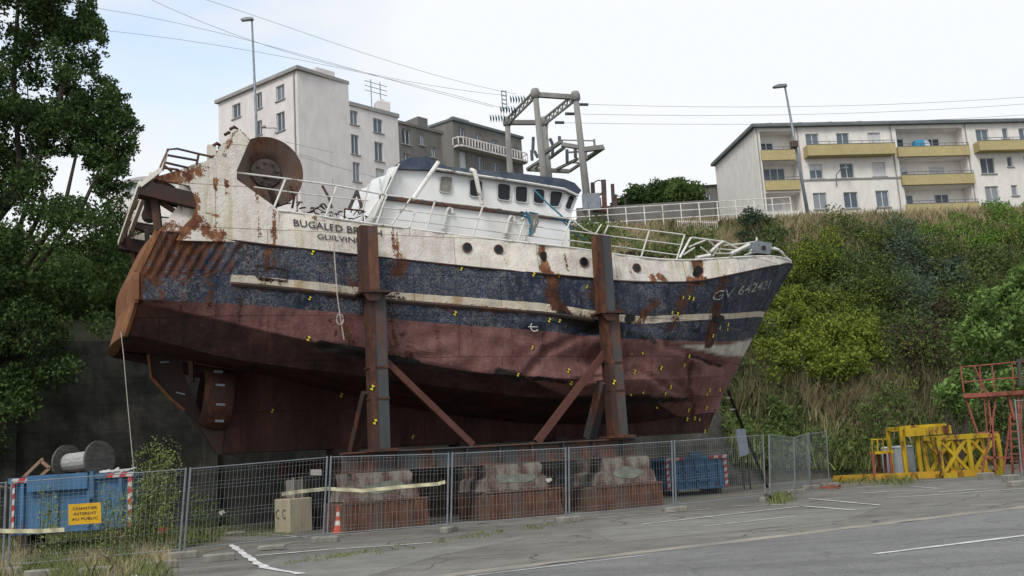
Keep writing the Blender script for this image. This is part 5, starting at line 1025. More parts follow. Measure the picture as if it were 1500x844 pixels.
_E = [(128, -10), (138, 30), (150, 60), (130, 105), (158, 125), (188, 165), (196, 205), (180, 245), (185, 290), (160, 310), (140, 245), (100, 215), (60, 230)]; E_T = np.linspace(0, 1, len(_E)); E_X = [e[0] for e in _E]; E_Y = [e[1] for e in _E]
# tall tree at the left edge
tb = WL(-13.6, -2.2, 7.0); tb2 = WL(-11., -2.6, 7.0)
tree('tall_tree', 'tall dark leafy tree filling the upper left corner', tb, fill([(-120, -120), (95, -120), (128, 20), (140, 70), (130, 110), (120, 160), (60, 200), (50, 300), (-120, 300)], 210, 34.5, 39, .42, .78), 640, .085, mt['leafD'], [[at(30, 260, 36.6), at(20, 120, 36.8), at(30, -60, 37)], [at(-20, 280, 36.6), at(-30, 80, 37)], [at(50, 250, 36.5), at(85, 150, 36.5), at(110, 60, 37)]], r0=.22)
tree('bushy_tree', 'multi stemmed dark tree leaning over the wall beside the stern', tb2, fill([(95, 100), (150, 60), (140, 20), (120, 0), (95, 30)], 16, 35, 38, .3, .5)+[(at(x+rng.normal()*5, y+rng.normal()*5, rng.uniform(35, 38.5)), rng.uniform(.12, .24)) for x, y in ((np.interp(t, E_T, E_X), np.interp(t, E_T, E_Y)) for t in rng.random(190))]+fill([(70, 190), (120, 120), (158, 128), (185, 165), (192, 215), (178, 240), (180, 275), (160, 300), (140, 240), (110, 215), (60, 225)], 110, 35, 38.5, .30, .52), 640, .078, mt['leafD'], [[at(95, 300, 36), at(112, 225, 36), at(135, 150, 36)], [at(120, 305, 36), at(145, 250, 36), at(175, 190, 36)], [at(65, 300, 36), at(55, 240, 36), at(75, 170, 36)], [at(40, 300, 36), at(45, 230, 36.3), at(40, 120, 36)]], r0=.11)
tree('ivy_hedge', 'dark ivy and shrubs spilling over the left end of the wall', WL(-13, .3, 3), fill([(-120, 290), (60, 300), (150, 300), (185, 330), (192, 380), (178, 430), (165, 470), (120, 480), (110, 540), (60, 575), (40, 640), (-20, 680), (-120, 700)], 150, 33.6, 36.2, .45, .95), 420, .085, mt['leafD'], None, cat='hedge')
tree('leafy_bush', 'green bush seen through the stern framework', W(-7.5, -6.8, 6.5), [(at(x, y, 38.5), r) for x, y, r in ((205, 352, .8), (235, 345, .8), (175, 350, .9), (165, 400, 1.), (195, 395, .8), (222, 330, .5), (252, 340, .5))], 300, .1, mt['leafM'], None, cat='bush')
# bank cover
def hit_ter(px, py):
    d = ray(px, py); y = 40.
    while y < 100:
        p = CAM+d*y/d[1]
        if p[1] > foot(p[0]) and HT(p[0], p[1]) >= p[2]: return p
        y += .35
    return None
def zone(x, y):
    j = 14*noise.noise((x*.02, y*.02, 5)); x += j; y += j*.7
    if x < 1090: return 'M' if (y > 352 and rng.random() < .12) else 'g'
    if y < 333 and x < 1440: return 'd'
    if y < 345 and x < 1350: return 'd' if noise.noise((x*.03, y*.05, 1)) > -.1 else 'D'
    if x > 1330 and y < 385: return 'B'
    if y > 600: return 'g' if rng.random() < .75 else 'M'
    if y > 565: return 's'
    if x < 1170 and y < 400: return 'd' if y < 385 and x > 1140 else 'D'
    if x < 1215 and y > 385: return 'Y'
    if x < 1300 and y > 455: return 'Y' if x < 1290 else 'D'
    if 1310 < x < 1395 and 450 < y: return 'R' if rng.random() < .6 else 'D'
    if 1300 < x < 1420 and 365 < y < 445: return 'G'
    if y < 385: return 'D' if noise.noise((x*.03, y*.04, 9)) > -.05 else 'Y'
    return 'D' if rng.random() < .75 else 'M'
bins = {k: [] for k in 'MgdDBsYRG'}
for _ in range(420):                       # scrub on the slope behind the stern and above the wall
    x = rng.uniform(-60, 420); p = hit_ter(x, rng.uniform(285, 470))
    if p is not None: bins['M' if rng.random() < .6 else 'D'].append(p)
for _ in range(1750):
    x = rng.uniform(835, 1560); y = rng.uniform(312, 690) if x > 1040 else rng.uniform(325, 400)
    p = hit_ter(x, y)
    if p is None: continue
    k_ = zone(x, y); k_ = k_ if rng.random() < .86 or k_ == 'd' or x < 1090 else ('M', 'D', 'Y', 'G', 'd')[rng.integers(5)]; bins[k_].append(p)
for k, nm, ls in (('M', 'leafM', .115), ('D', 'leafH', .11), ('B', 'leafB', .11), ('Y', 'leafY', .10), ('R', 'leafR', .10), ('G', 'leafG', .115)):
    if not bins[k]: continue
    Pp = []; Yp = []
    for p in bins[k]:
        r = rng.uniform(.5, 1.25)*(1.5 if rng.random() < .25 else 1)*(.5 if p[2] > 16.3 and p[0] < 30 else 1); q_ = blob(p+ZX*r*(.3+.5*rng.random()), r, int(430*r*r), .35, (1, 1, .65+.4*rng.random())); Pp.append(q_)
        if k == 'Y' and rng.random() < .75: c_ = q_.mean(0); s__ = (q_-c_) @ np.array([-.1, -.45, .9]); Yp.append(q_[s__ > np.quantile(s__, .82)]+rng.normal(size=3)*.03)  # flower yellow on the upper leaves also paints their top light
    if Yp: tag(leaf_obj('broom_highlight', np.concatenate(Yp), .075, mt['highlight']), 'yellow blossom painted in flower colour on the top-lit side of the broom cover right of the bow', 'highlight', kind='stuff')
    tag(leaf_obj('shrub_cover', np.concatenate(Pp), ls, mt[nm]), {'M': 'mid green scrub cover on the lower bank and below the crest', 'D': 'dark green bramble cover spread over the bank', 'B': 'bright green bracken cover on the upper right of the bank', 'Y': 'yellow green broom cover on the bank right of the bow', 'R': 'reddish brown twiggy cover on the bank left of the pale tree', 'G': 'grey green leafy cover in the middle of the bank'}[k], 'shrubs', kind='stuff')
def grass_obj(name, base, h0, h1, mat, lean=.35, w_=.02):
    base = np.asarray(base, float); n = len(base); h_ = rng.uniform(h0, h1, n); a_ = rng.uniform(0, 2*math.pi, n); l_ = rng.normal(size=(n, 2))*lean; dx = np.stack([np.cos(a_), np.sin(a_), 0*a_], 1)*w_*rng.uniform(.6, 1.4, n)[:, None]; tip = base+np.stack([l_[:, 0]*h_, l_[:, 1]*h_, h_], 1); mid = base+np.stack([l_[:, 0]*h_*.3, l_[:, 1]*h_*.3, h_*.55], 1)
    V = np.stack([base-dx, base+dx, mid+dx*.8, tip, mid-dx*.8], 1).reshape(-1, 3); me_ = bpy.data.meshes.new(name); me_.vertices.add(5*n); me_.loops.add(5*n); me_.polygons.add(n); me_.vertices.foreach_set('co', V.ravel()); me_.loops.foreach_set('vertex_index', np.arange(5*n, dtype=np.int32)); me_.polygons.foreach_set('loop_start', np.arange(0, 5*n, 5, dtype=np.int32)); me_.polygons.foreach_set('loop_total', np.full(n, 5, np.int32)); me_.update(calc_edges=True)
    at_ = me_.attributes.new('rnd', 'FLOAT', 'POINT'); at_.data.foreach_set('value', np.repeat(rng.random(n), 5).astype(np.float32)); me_.materials.append(mat); o = bpy.data.objects.new(name, me_); link(o); return o
def tuft(p, n, r): q = np.tile(np.asarray(p, float), (n, 1)); q[:, :2] += rng.normal(size=(n, 2))*r; return q
gd = []; gg_ = []; st_ = []
for _ in range(4200):
    x = rng.uniform(835, 1540) if rng.random() < .7 else rng.uniform(835, 1110); y = rng.uniform(312, 352) if x > 1075 else rng.uniform(330, 400); p = hit_ter(x, y)
    if p is None: continue
    (gd if y < 330 or noise.noise((x*.02, y*.05, 3)) > 0 or (1145 < x < 1230) else gg_).append(tuft(p, 26, .3))
for _ in range(3000):
    x = rng.uniform(1070, 1420); y = rng.uniform(545, 690); p = hit_ter(x, y)
    if p is not None: (st_ if y < 630 and rng.random() < .3 else gg_).append(tuft(p, 14, .35))
for _ in range(1300):
    x = rng.normal(1258, 34); y = rng.normal(608, 20); p = hit_ter(x, y)
    if p is not None: gd.append(tuft(p, 16, .3))
for _ in range(500):
    x = rng.normal(1185, 26); y = rng.uniform(330, 395); p = hit_ter(x, y)
    if p is not None: gd.append(tuft(p, 16, .3))
for _ in range(1500):                     # crest line itself
    x = rng.uniform(-8, 48); y = CREST+.02*x+rng.uniform(-4.5, .5); p = (x, y, HT(x, y)-.1); (gd if rng.random() < .6 else gg_).append(tuft(p, 16, .3))
tag(grass_obj('dry_grass', np.concatenate(gd), .5, 1.3, mt['grassD'], .3, .03), 'straw coloured tall grass along the crest and in patches on the bank', 'grass', kind='stuff')
tag(grass_obj('green_grass', np.concatenate(gg_), .4, .9, mt['grassG'], .35, .035), 'soft green grass on the bank behind the bow railing', 'grass', kind='stuff')
tag(grass_obj('dead_stems', np.concatenate(st_), .8, 2., mt['stem'], .25, .03), 'brown dead stems at the foot of the bank', 'dead stems', kind='stuff')
# single bushes and trees on the bank
def tbase(x, y): p = hit_ter(x, y); return p
def bush(name, lab, poly, n, r0, r1, dens, ls, mat, cat='bush', dy=(0, 2.2), limbs=None, basepx=None):
    bl = []; 
    for _ in range(n*6):
        if len(bl) >= n: break
        x = rng.uniform(min(p[0] for p in poly), max(p[0] for p in poly)); y = rng.uniform(min(p[1] for p in poly), max(p[1] for p in poly))
        if not inpoly(x, y, poly): continue
        p = hit_ter(x, min(y, 640)) if limbs is None else None
        if p is None and limbs is None: p = at(x, y, 73.5)
        if limbs is not None: p = at(x, y, rng.uniform(*limbs))
        else: p = CAM+(p-CAM)*(1-rng.uniform(*dy)/p[1])
        bl.append((p, rng.uniform(r0, r1)))
    cx_, cy_ = basepx; b_ = hit_ter(cx_, cy_); b_ = b_ if b_ is not None else at(cx_, cy_, 60)
    if limbs is not None: b_ = np.array([*at(cx_, cy_, limbs[0]+1)[:2], 0]); b_[2] = HT(b_[0], b_[1])
    lm = [[b_*.4+bl[k][0]*.6, bl[k][0]] for k in range(0, min(len(bl), 15), 3)]
    return tree(name, lab, b_, bl, dens, ls, mat, lm, cat=cat, r0=.1)
bush('dark_shrub', 'dark blue green shrub on the crest just behind the bow tip', [(1085, 325), (1100, 312), (1150, 312), (1160, 345), (1150, 385), (1105, 378), (1085, 350)], 22, .5, 1., 260, .13, leafmat('blue_green_leaves', (.025, .045, .028), (.08, .115, .07)), basepx=(1120, 380))
bush('broom_bush', 'big yellow green broom bush right beside the bow stem', [(1100, 470), (1140, 400), (1190, 400), (1215, 470), (1205, 540), (1130, 560), (1095, 520)], 40, .6, 1.2, 250, .13, mt['leafY2'], dy=(1, 3.5), basepx=(1150, 560))
bush('broom_bush', 'rounded yellow green broom bush halfway between bow and pale tree', [(1195, 480), (1230, 462), (1275, 470), (1290, 510), (1270, 550), (1205, 555)], 26, .6, 1.1, 250, .13, mt['leafY2'], dy=(1.2, 3.6), basepx=(1240, 560))
bush('brown_shrub', 'reddish brown twiggy shrub in front of the pale tree', [(1325, 500), (1345, 470), (1380, 475), (1390, 520), (1370, 560), (1330, 550)], 13, .4, .9, 200, .10, mt['leafR'], dy=(1, 3), basepx=(1355, 570))
bush('pale_tree', 'pale fresh green leafy tree above the yellow lattice frames at the right edge', [(1430, 400), (1500, 385), (1570, 380), (1570, 600), (1450, 580), (1400, 520), (1405, 490), (1425, 460)], 62, .4, .8, 420, .13, mt['leafP'], 'tree', limbs=(46, 50), basepx=(1490, 640))
bush('low_pale_shrub', 'small pale green shrub low beside the red scaffold platform', [(1370, 570), (1400, 540), (1430, 560), (1420, 605), (1380, 600)], 14, .3, .6, 380, .13, mt['leafP'], limbs=(46, 48), basepx=(1400, 640))
bush('dark_crest_trees', 'clump of dark green trees on the crest left of the cream block', [(905, 300), (925, 282), (960, 280), (985, 268), (1010, 268), (1030, 285), (1035, 310), (905, 312)], 40, .7, 1.4, 230, .17, mt['leafD'], 'trees', limbs=(80, 86), basepx=(970, 315))
bush('round_green_tree', 'small round mid green tree at the right of the dark crest clump', [(985, 275), (1000, 268), (1020, 275), (1022, 295), (990, 298)], 10, .6, 1.1, 260, .16, mt['leafM'], 'tree', limbs=(77, 79), basepx=(1004, 315))
# foreground weeds at the left
wd_ = []; wg_ = []; wm_ = []
def gpt(x, y): return gnd(x, y)
for _ in range(1100):
    x = rng.uniform(-30, 330); y = rng.uniform(780, 850) if rng.random() < .45 else rng.uniform(780, 808)
    if y > 800+max(0, (x-230)*.2)+28*(1 if x < 250 else 0)+30: continue
    if x > 240 and y > 812-(x-240)*.25: continue
    (wd_ if noise.noise((x*.02, y*.04, 2)) > .1 else wg_).append(tuft(gpt(x, y), 22, .14))
for _ in range(500): x = rng.uniform(270, 420); y = rng.uniform(762, 786); wm_.append(tuft(gpt(x, y), 10, .15))
for _ in range(120): x = rng.uniform(1225, 1340); y = rng.uniform(697, 712); wg_.append(tuft(gpt(x, y), 12, .2))
for _ in range(60): x = rng.normal(1140, 8); y = rng.normal(734, 3); wg_.append(tuft(gpt(x, y), 10, .08))
for _ in range(90):                       # moss and tufts in the old asphalt joints
    t = rng.random(); x = 420+t*420+rng.normal()*6; y = 826-t*62+rng.normal()*2; wm_.append(tuft(gpt(x, y), 9, .07))
tag(grass_obj('dry_weeds', np.concatenate(wd_), .06, .42, mt['grassD'], .45, .007), 'straw coloured weeds on the verge at the lower left', 'weeds', kind='stuff'); 
g_short = [t for t in wg_]; tag(grass_obj('green_weeds', np.concatenate(g_short), .05, .34, mt['grassG'], .45, .007), 'green weeds on the verge and in the asphalt joints', 'weeds', kind='stuff')
tag(grass_obj('moss_tufts', np.concatenate(wm_), .015, .07, mt['grassG'], .6, .01), 'tiny moss tufts in the joints of the old asphalt', 'moss', kind='stuff')
Lw = [blob(gnd(rng.uniform(20, 260), rng.uniform(782, 815))+ZX*.1, rng.uniform(.12, .3), 110, .5, (1, 1, .8)) for _ in range(80)]; tag(leaf_obj('leafy_weeds', np.concatenate(Lw), .022, mt['leafM']), 'low leafy green weeds among the grass on the left verge', 'weeds', kind='stuff')
mt['weed'] = leafmat('feathery_weed', (.08, .12, .04), (.28, .33, .12), 1.)
def weed(lab, pts, Y, n, ls=.045, mat=None):
    b_ = at(pts[0][0], 790, Y); b_[2] = 0; t_ = thing('tall_weed', lab, 'weed', b_, 0, None); mb = MB(); Pp = []
    for (x, y) in pts:
        e_ = at(x, y, Y+rng.uniform(-.3, .3)); bb = b_+np.array([rng.normal()*.25+(e_[0]-b_[0])*.3, rng.normal()*.15, 0]); m_ = bb*.45+e_*.55+np.array([(e_[0]-bb[0])*-.1, 0, .1]); mb.tube([bb, m_, e_], .012, 4, .004)
        for k in range(n): t = rng.random()**.7; c = (bb*(1-t)+e_*t)*1.; Pp.append(c+rng.normal(size=3)*(.10*(1.1-t)+.04))
    mb.build('stem', mt['stem'], t_); leaf_obj('foliage', Pp, ls, mat or mt['weed'], t_, .35); return t_
weed('tall feathery green weed clump between the blue skip and the fence post', [(200, 660), (212, 650), (225, 640), (238, 645), (232, 665), (250, 642), (262, 650), (266, 668), (215, 690), (248, 690), (205, 700), (258, 700), (232, 648), (244, 658), (218, 672), (226, 700), (238, 712), (262, 720), (214, 722), (195, 715), (228, 710), (240, 725), (220, 740), (208, 745), (250, 735), (232, 680), (245, 660)], 25.5, 150)
weed('tall pale weed stalks in front of the blue skip right half beside the sign', [(150, 705), (158, 712), (165, 722), (172, 716), (180, 735), (160, 740), (150, 730), (188, 720), (192, 745), (142, 745)], 24, 80)
weed('shorter green weed growing in front of the blue skip left half', [(62, 710), (70, 716), (78, 722), (84, 735), (72, 740), (90, 745), (66, 750)], 24.5, 90)
weed('leafy green weed left of the tall pale weed clump roots', [(172, 735), (180, 725), (166, 750), (188, 755), (160, 765)], 24.5, 70)
weed('low dark green weed clump behind the fence right of the tall weed', [(285, 715), (300, 725), (315, 735), (275, 735), (330, 748), (295, 745), (345, 755)], 28, 110, .045, mt['leafM'])

# ================= SITE FENCE =================
mt['mesh'] = M('fence_wire', (.25, .275, .29), (.19, .21, .225), 2, .6, bmp=0)
def panel(p, q, pt, qt, lab, group='site fence panels'):
    p, q, pt, qt = (np.asarray(v, float) for v in (p, q, pt, qt)); ln = np.linalg.norm(q-p); d = (q-p)/ln; p = p+d*.05; q = q-d*.05; pt = pt+d*.05; qt = qt-d*.05
    t_ = thing('mesh_fence', lab, 'fence panel', p, 0, group)
    for a_, b_ in ((p, pt), (q, qt)): mb = MB(); mb.tube([a_+ZX*.06, b_], .024, 8); mb.build('post', mt['galv'], t_)
    lo = lambda u, v: (p*(1-u)+q*u)*(1-v)+(pt*(1-u)+qt*u)*v
    mb = MB(); 
    for v in (.1, .985): mb.tube([lo(0, v), lo(1, v)], .012, 6)
    nv = int(ln/.095)
    for k in range(1, nv): u = k/nv; mb.tube([lo(u, .1), lo(u, .5)+NX*.0, lo(u, .985)], .0024, 3)
    for v in (.14, .18, .3, .42, .46, .5, .62, .74, .78, .82, .92, .96): mb.tube([lo(0, v), lo(1, v)], .0024, 3)
    w_ = mb.build('wire_mesh', mt['mesh'], t_); return t_
fb = [(8, 842), (266, 818), (476, 795), (658, 780), (832, 765), (989, 750), (1123, 735)]; ft = [(13, 705), (276, 685), (482, 668), (660, 663), (831, 655), (986, 645), (1119, 636)]
FB = [gnd(*b_) for b_ in fb]; FT = [at(*t_, b_[1]) for t_, b_ in zip(ft, FB)]
d0 = FB[0]-FB[1]; d0 /= np.linalg.norm(d0)
labs = ['carrying the yellow warning sign in front of the blue skip', 'right of the tall weeds, left of the cone', 'with the traffic cone behind its left end', 'in front of the middle support block', 'in front of the right hand support block', 'in front of the small blue skip']
for k in range(6): panel(FB[k], FB[k+1], FT[k], FT[k+1], 'grey wire mesh fence panel '+labs[k])
panel(FB[0]+d0*3.5, FB[0], FB[0]+d0*3.5+ZX*1.9, FT[0], 'grey wire mesh fence panel at the far left edge, mostly out of view')
bk = [gnd(*v) for v in ((1128, 735), (1165, 723), (1187, 716.5), (1216, 713))]; bt = [at(x, y, b_[1]) for (x, y), b_ in zip(((1126, 636), (1163, 640), (1184, 634), (1211, 631)), bk)]
for k, s_ in enumerate(('nearest of the three running back right of the small skip', 'middle of the three running back right of the small skip', 'farthest of the three, ending before the yellow stand')): panel(bk[k], bk[k+1], bt[k], bt[k+1], 'grey mesh fence panel, '+s_)
rp0 = gnd(1497, 712); panel(rp0, rp0+np.array([3.4, .6, 0]), at(1488, 610, rp0[1])*[1, 1, 0]+ZX*2.6, rp0+np.array([3.4, .6, 2.6]), 'tall grey fence panel at the right edge before the red scaffold')
def foot_(p, rz, lab, dims=(.68, .23, .14)):
    mb = MB(); mb.cbox((0, 0, dims[2]/2), dims, 0, .03); o = mb.build('ballast_block', mt['conc']); o.location = tuple(p); o.rotation_euler = (0, 0, rz); mb2 = MB(); return tag(o, lab, 'fence foot', 'concrete feet of the site fence')
fl_ = ['under the left edge fence post', 'under the leaning post right of the tall weeds', 'under the post left of the traffic cone', 'under the post between left and middle blocks', 'under the post right of the middle block', 'under the post left of the small blue skip', 'under the post right of the small blue skip']
for k, p in enumerate(FB): foot_(p+ZX*.008, [-.2, .2, -.12, 1.2, .35, .1, .9][k], 'grey concrete block '+fl_[k])
for k, p in enumerate(bk[1:]): foot_(p+ZX*.008, .0, 'grey concrete block under the '+('first', 'second', 'last')[k]+' post of the fence running back')
foot_(rp0+ZX*.008, .3, 'grey concrete block under the fence post at the right edge', (.9, .3, .16))
# loose kerb blocks
for x, y, rz, lab in ((321, 822, .35, 'right of the leaning fence post, beside the white line'), (236, 833, .3, 'left of the leaning fence post foot'), (143, 842, .1, 'at the bottom edge below the warning sign'), (62, 846, .05, 'at the bottom left corner on the verge'), (345, 784, .2, 'flat behind the fence left of the concrete cube'), (398, 806, 0, 'thin dark slab near the white corner line')):
    p = gnd(x, y); mb = MB(); mb.cbox((0, 0, .07), (.62, .24, .14 if x < 330 else .07), 0, .025); o = mb.build('loose_kerb_block', mt['conc']); o.location = tuple(p+ZX*.006); o.rotation_euler = (0, 0, rz); tag(o, 'grey concrete kerb block lying '+lab, 'kerb block', 'loose concrete kerb blocks')
p = gnd(213, 812); mb = MB(); mb.lathe([(0, .12), (.1, .1), (.17, .04), (.14, 0)], p, ZX, 7); tag(rebase(mb.build('pale_stone', mt['mark'])), 'small pale stone on the verge left of the leaning fence post', 'stone')
mb = MB(); p = gnd(236, 787); mb.lathe([(.13, 0), (.17, .3), (.18, .3), (.14, .02), (0, .02)], p+ZX*.0, ZX+.5*R0, 14); tag(rebase(mb.build('red_bucket', M('red_plastic', (.42, .05, .05), (.3, .04, .04), 3))), 'red plastic bucket lying in the weeds right of the blue skip', 'bucket')
# warning sign
def lerp(a_, b_, t): return a_*(1-t)+b_*t
def onfence(x, y, k):       # point on fence panel k
    n_ = np.cross(FB[k+1]-FB[k], ZX); n_ /= np.linalg.norm(n_); d = ray(x, y); t = ((FB[k]-CAM) @ n_)/(d @ n_); return CAM+d*t, n_
sgq = [onfence(x, y, 0)[0] for x, y in ((100, 769.5), (148, 766), (147, 736), (100, 739))]; nf = onfence(100, 750, 0)[1]; nf = nf if nf[1] < 0 else -nf
sgn = thing('warning_sign', 'yellow rectangular site sign hung on the left fence panel', 'sign', sgq[0]); mt['sgY'] = M('sign_yellow', (.72, .42, .02), (.62, .36, .02), 1.5, .6)
mb = MB(); mb.prism([q+nf*.05 for q in sgq], -nf*.012); mb.build('board', mt['sgY'], sgn)
ex = sgq[1]-sgq[0]; ey = sgq[3]-sgq[0]
for i, (tx, wdt) in enumerate((('CHANTIER', .76), ('INTERDIT', .70), ('AU PUBLIC', .80))):
    vs, fs = text_mb(tx, 1., .012); w_ = vs[:, 0].max(); mb = MB(); mb.add([sgq[0]+nf*.055+ex*((1-wdt)/2+v[0]/w_*wdt)+ey*(.70-.25*i+v[1]*.19) for v in vs], fs); mb.build('lettering', mt['letter'], sgn)
# barrier tapes
mt['tape'] = M('dirty_barrier_tape', (.62, .57, .36), (.5, .46, .32), 4, .6)
def tape(pl, lab, w_=.085):
    mb = MB(); vs = []; P_ = []
    for (x, y, k, r_) in pl: q, n_ = onfence(x, y, k); P_.append(q+nf*(.04+r_))
    Q = []
    for a_, b_ in zip(P_[:-1], P_[1:]):
        for j in range(8): Q.append(lerp(a_, b_, j/8))
    Q.append(P_[-1])
    for i, q in enumerate(Q): tw = .012*math.sin(i*1.3); vs += [q+ZX*w_/2+nf*tw, q-ZX*w_/2-nf*tw]
    mb.add(vs, [(2*i, 2*i+1, 2*i+3, 2*i+2) for i in range(len(Q)-1)]); o = rebase(mb.build('barrier_tape', mt['tape'])); sm_ = o.modifiers.new('s', 'SOLIDIFY'); sm_.thickness = .003; return tag(o, lab, 'tape')
tape([(412, 724, 1, 0), (440, 720, 1, 0), (478, 716, 1, .03), (530, 719, 2, 0), (590, 713, 2, 0), (640, 709, 2, 0), (651, 706, 2, 0)], 'pale yellow barrier tape stretched across the fence in front of the left support block')
tape([(-30, 776, 0, 0), (8, 778, 0, 0), (60, 778, 0, 0), (94, 776, 0, 0)], 'pale yellow barrier tape tied low on the fence below the blue skip')
# traffic cone
p = gnd(497, 781); cn = thing('traffic_cone', 'orange traffic cone with white bands behind the fence', 'traffic cone', p); mt['coneO'] = M('cone_orange', (.55, .10, .05), (.42, .07, .04), 5); mt['coneW'] = M('cone_white', (.62, .58, .55), (.5, .45, .42), 5)
mb = MB(); mb.cbox((p[0], p[1], .025), (.42, .42, .05), .3, .04); mb.lathe([(.16, .05), (.155, .10), (.125, .22)], p, ZX, 20); mb.lathe([(.10, .34), (.075, .46)], p, ZX, 20); mb.lathe([(.055, .58), (.03, .76), (.0, .77)], p, ZX, 20); mb.build('body', mt['coneO'], cn)
mb = MB(); mb.lathe([(.125, .22), (.10, .34)], p, ZX, 20); mb.build('reflective_band', mt['coneW'], cn); mb = MB(); mb.lathe([(.075, .46), (.055, .58)], p, ZX, 20); mb.build('reflective_band', mt['coneW'], cn)
# concrete cube and tank left of the blocks
p = gnd(430, 776); p = p*[1, 1, 0]; p[1] = 31.5; p[0] = at(430, 760, 31.5)[0]
cb = thing('concrete_cube', 'pale yellowish concrete cube with rust drips left of the support blocks', 'concrete block', p, .8); mb = MB(); mb.cbox((0, 0, .5), (.82, .82, 1.), 0, .03); mb.build('block', rusty('cream_concrete', (.42, .38, .27), .22, 2, (1, 1, .3)), cb, world=False)
mb = MB(); mb.cbox((.1, .05, 1.28), (.4, .4, .52), 0, .02); mb.tube([(-.1, -.2, 1), (-.1, -.2, 1.6), (.2, -.2, 1.6), (.2, -.2, 1)], .03); mb.build('upper_plinth', mt['conc'], cb, world=False)
mb = MB()
for dx in (-.2, .15): mb.tube([(-.417, -dx-.09*math.cos(a_), .55+.13*math.sin(a_)) for a_ in np.linspace(.8, 5.4, 10)], .016, 5)
mb.build('painted_mark', mt['letter'], cb, world=False)
p = at(466, 760, 32.2); p[2] = 0; tk = thing('dark_tank', 'black upright tank with a white label beside the concrete cube', 'tank', p); mb = MB(); mb.lathe([(0, 0), (.28, 0), (.28, 1.7), (.2, 1.82), (0, 1.85)], p, ZX, 18); mb.build('drum', mt['black'], tk, smooth=False)
q = at(463, 692, 31.85); mb = MB(); mb.prism([q-RT*.17-UP*.09, q+RT*.17-UP*.09, q+RT*.17+UP*.09, q-RT*.17+UP*.09], (0, .02, 0)); mb.build('label', mt['coneW'], tk)
# crowd barrier between middle and right blocks
a_ = gnd(817, 747); cbx = thing('crowd_barrier', 'low grey crowd control barrier between the middle and right support blocks', 'barrier', a_); b_ = at(872, 741, a_[1]+.8); b_[2] = 0; mb = MB(); zt = 1.05
mb.tube([a_, a_+ZX*(zt-.12), lerp(a_, b_, .05)+ZX*zt, lerp(a_, b_, .95)+ZX*zt, b_+ZX*(zt-.12), b_], .022, 6); mb.tube([a_+ZX*.18, b_+ZX*.18], .015); mb.build('frame', mt['galv'], cbx); mb = MB()
for k in range(1, 12): c = lerp(a_, b_, k/12); mb.tube([c+ZX*.18, c+ZX*zt], .008, 4)
mb.build('bars', mt['galv'], cbx)
# ================= SKIPS =================
def skip(lab, org, rz, L_, D_, H_, mat, z0=.25, step=None, ribs=4, group=None):
    t_ = thing('skip', lab, 'skip', org, rz, group); mb = MB(); x0, x1 = -L_/2, L_/2
    mb.prism([(x0, 0, z0), (x1, 0, z0), (x1, 0, H_), (x0, 0, H_)], (0, .06, 0)); mb.prism([(x0, D_, z0), (x1, D_, z0), (x1, D_, H_), (x0, D_, H_)], (0, .06, 0))
    for x in (x0, x1-.06): mb.prism([(x, .061, z0), (x, D_-.001, z0), (x, D_-.001, H_), (x, .061, H_)], (.06, 0, 0))
    mb.box((0, D_/2, z0+.1), (L_-.14, D_-.14, .1)); mb.build('body', mat, t_, world=False)
    for k in range(ribs): x = x0+.3+(L_-.6)*k/(ribs-1); rb_ = MB(); rb_.cbox((x, -.05, (z0+H_)/2), (.09, .1, H_-z0-.2), 0, .01); rb_.build('rib', mat, t_, world=False)
    for k in range(5): y = .4+(D_-.8)*k/4; rb_ = MB(); rb_.cbox((x0-.045, y, (z0+H_)/2), (.09, .09, H_-z0-.2), 0, .01); rb_.build('rib', mat, t_, world=False)
    mb = MB(); mb.box((0, -.03, H_-.06), (L_+.1, .14, .14)); mb.box((0, D_+.06, H_-.06), (L_+.1, .14, .14))
    for x in (x0-.02, x1+.02): mb.box((x, D_/2, H_-.06), (.14, D_-.06, .138))
    mb.build('top_rim', mat, t_, world=False); mb = MB()
    for x in (x0+.35, x1-.35): mb.box((x, D_/2, z0/2), (.16, D_, z0-.004))
    mb.build('skid', mt['dkrust'], t_, world=False)
    for x in (x0+.06, x1-.06):                     # red and white chevron strips
        n_ = 9; hh = (H_-z0-.15)/n_; a_ = MB(); b_ = MB()
        for k in range(n_): z = z0+k*hh; (a_ if k % 2 else b_).prism([(x-.055, -.105, z), (x+.055, -.105, z+hh*.45), (x+.055, -.105, z+hh*1.45), (x-.055, -.105, z+hh)], (0, .02, 0))
        b_.build('chevron_strip', mt['cred'], t_, world=False); a_.build('chevron_strip', mt['coneW'], t_, world=False)
    tp = MB(); tw = MB()
    for sx, xx in ((1, x0), (-1, x1)):
        for k in range(4): (tp if k % 2 else tw).prism([(xx+sx*k*.17, -.125, H_-.12), (xx+sx*(k+1)*.17, -.125, H_-.12), (xx+sx*(k+1)*.17+.06, -.125, H_+.0), (xx+sx*k*.17+.06, -.125, H_+.0)], (0, .02, 0))
    tp.build('chevron_strip', mt['cred'], t_, world=False); tw.build('chevron_strip', mt['coneW'], t_, world=False)
    return t_
mt['cred'] = M('chevron_red', (.5, .05, .05), (.4, .05, .05), 4)
LS = at(106, 740, 27.6); LS[2] = 0; rzs = .22; sk = skip('open blue skip with red and white corners full of scrap behind the left fence', LS, rzs, 3.05, 2.1, 2.02, mt['blueskip'], .55)
mb = MB(); mb.box((-.35, -.13, 1.86), (1.5, .06, .42)); mb.box((.5, -.1, 1.75), (.09, .1, .7)); mb.build('flap', mt['blueskip'], sk, world=False)
RS = at(1023, 722, 41.); RS[2] = 0; sk2 = skip('small closed looking blue skip with red and white chevron edges right of the support blocks', RS, .0, 2.4, 4.2, 1.5, mt['blueskip'], .22, ribs=5)
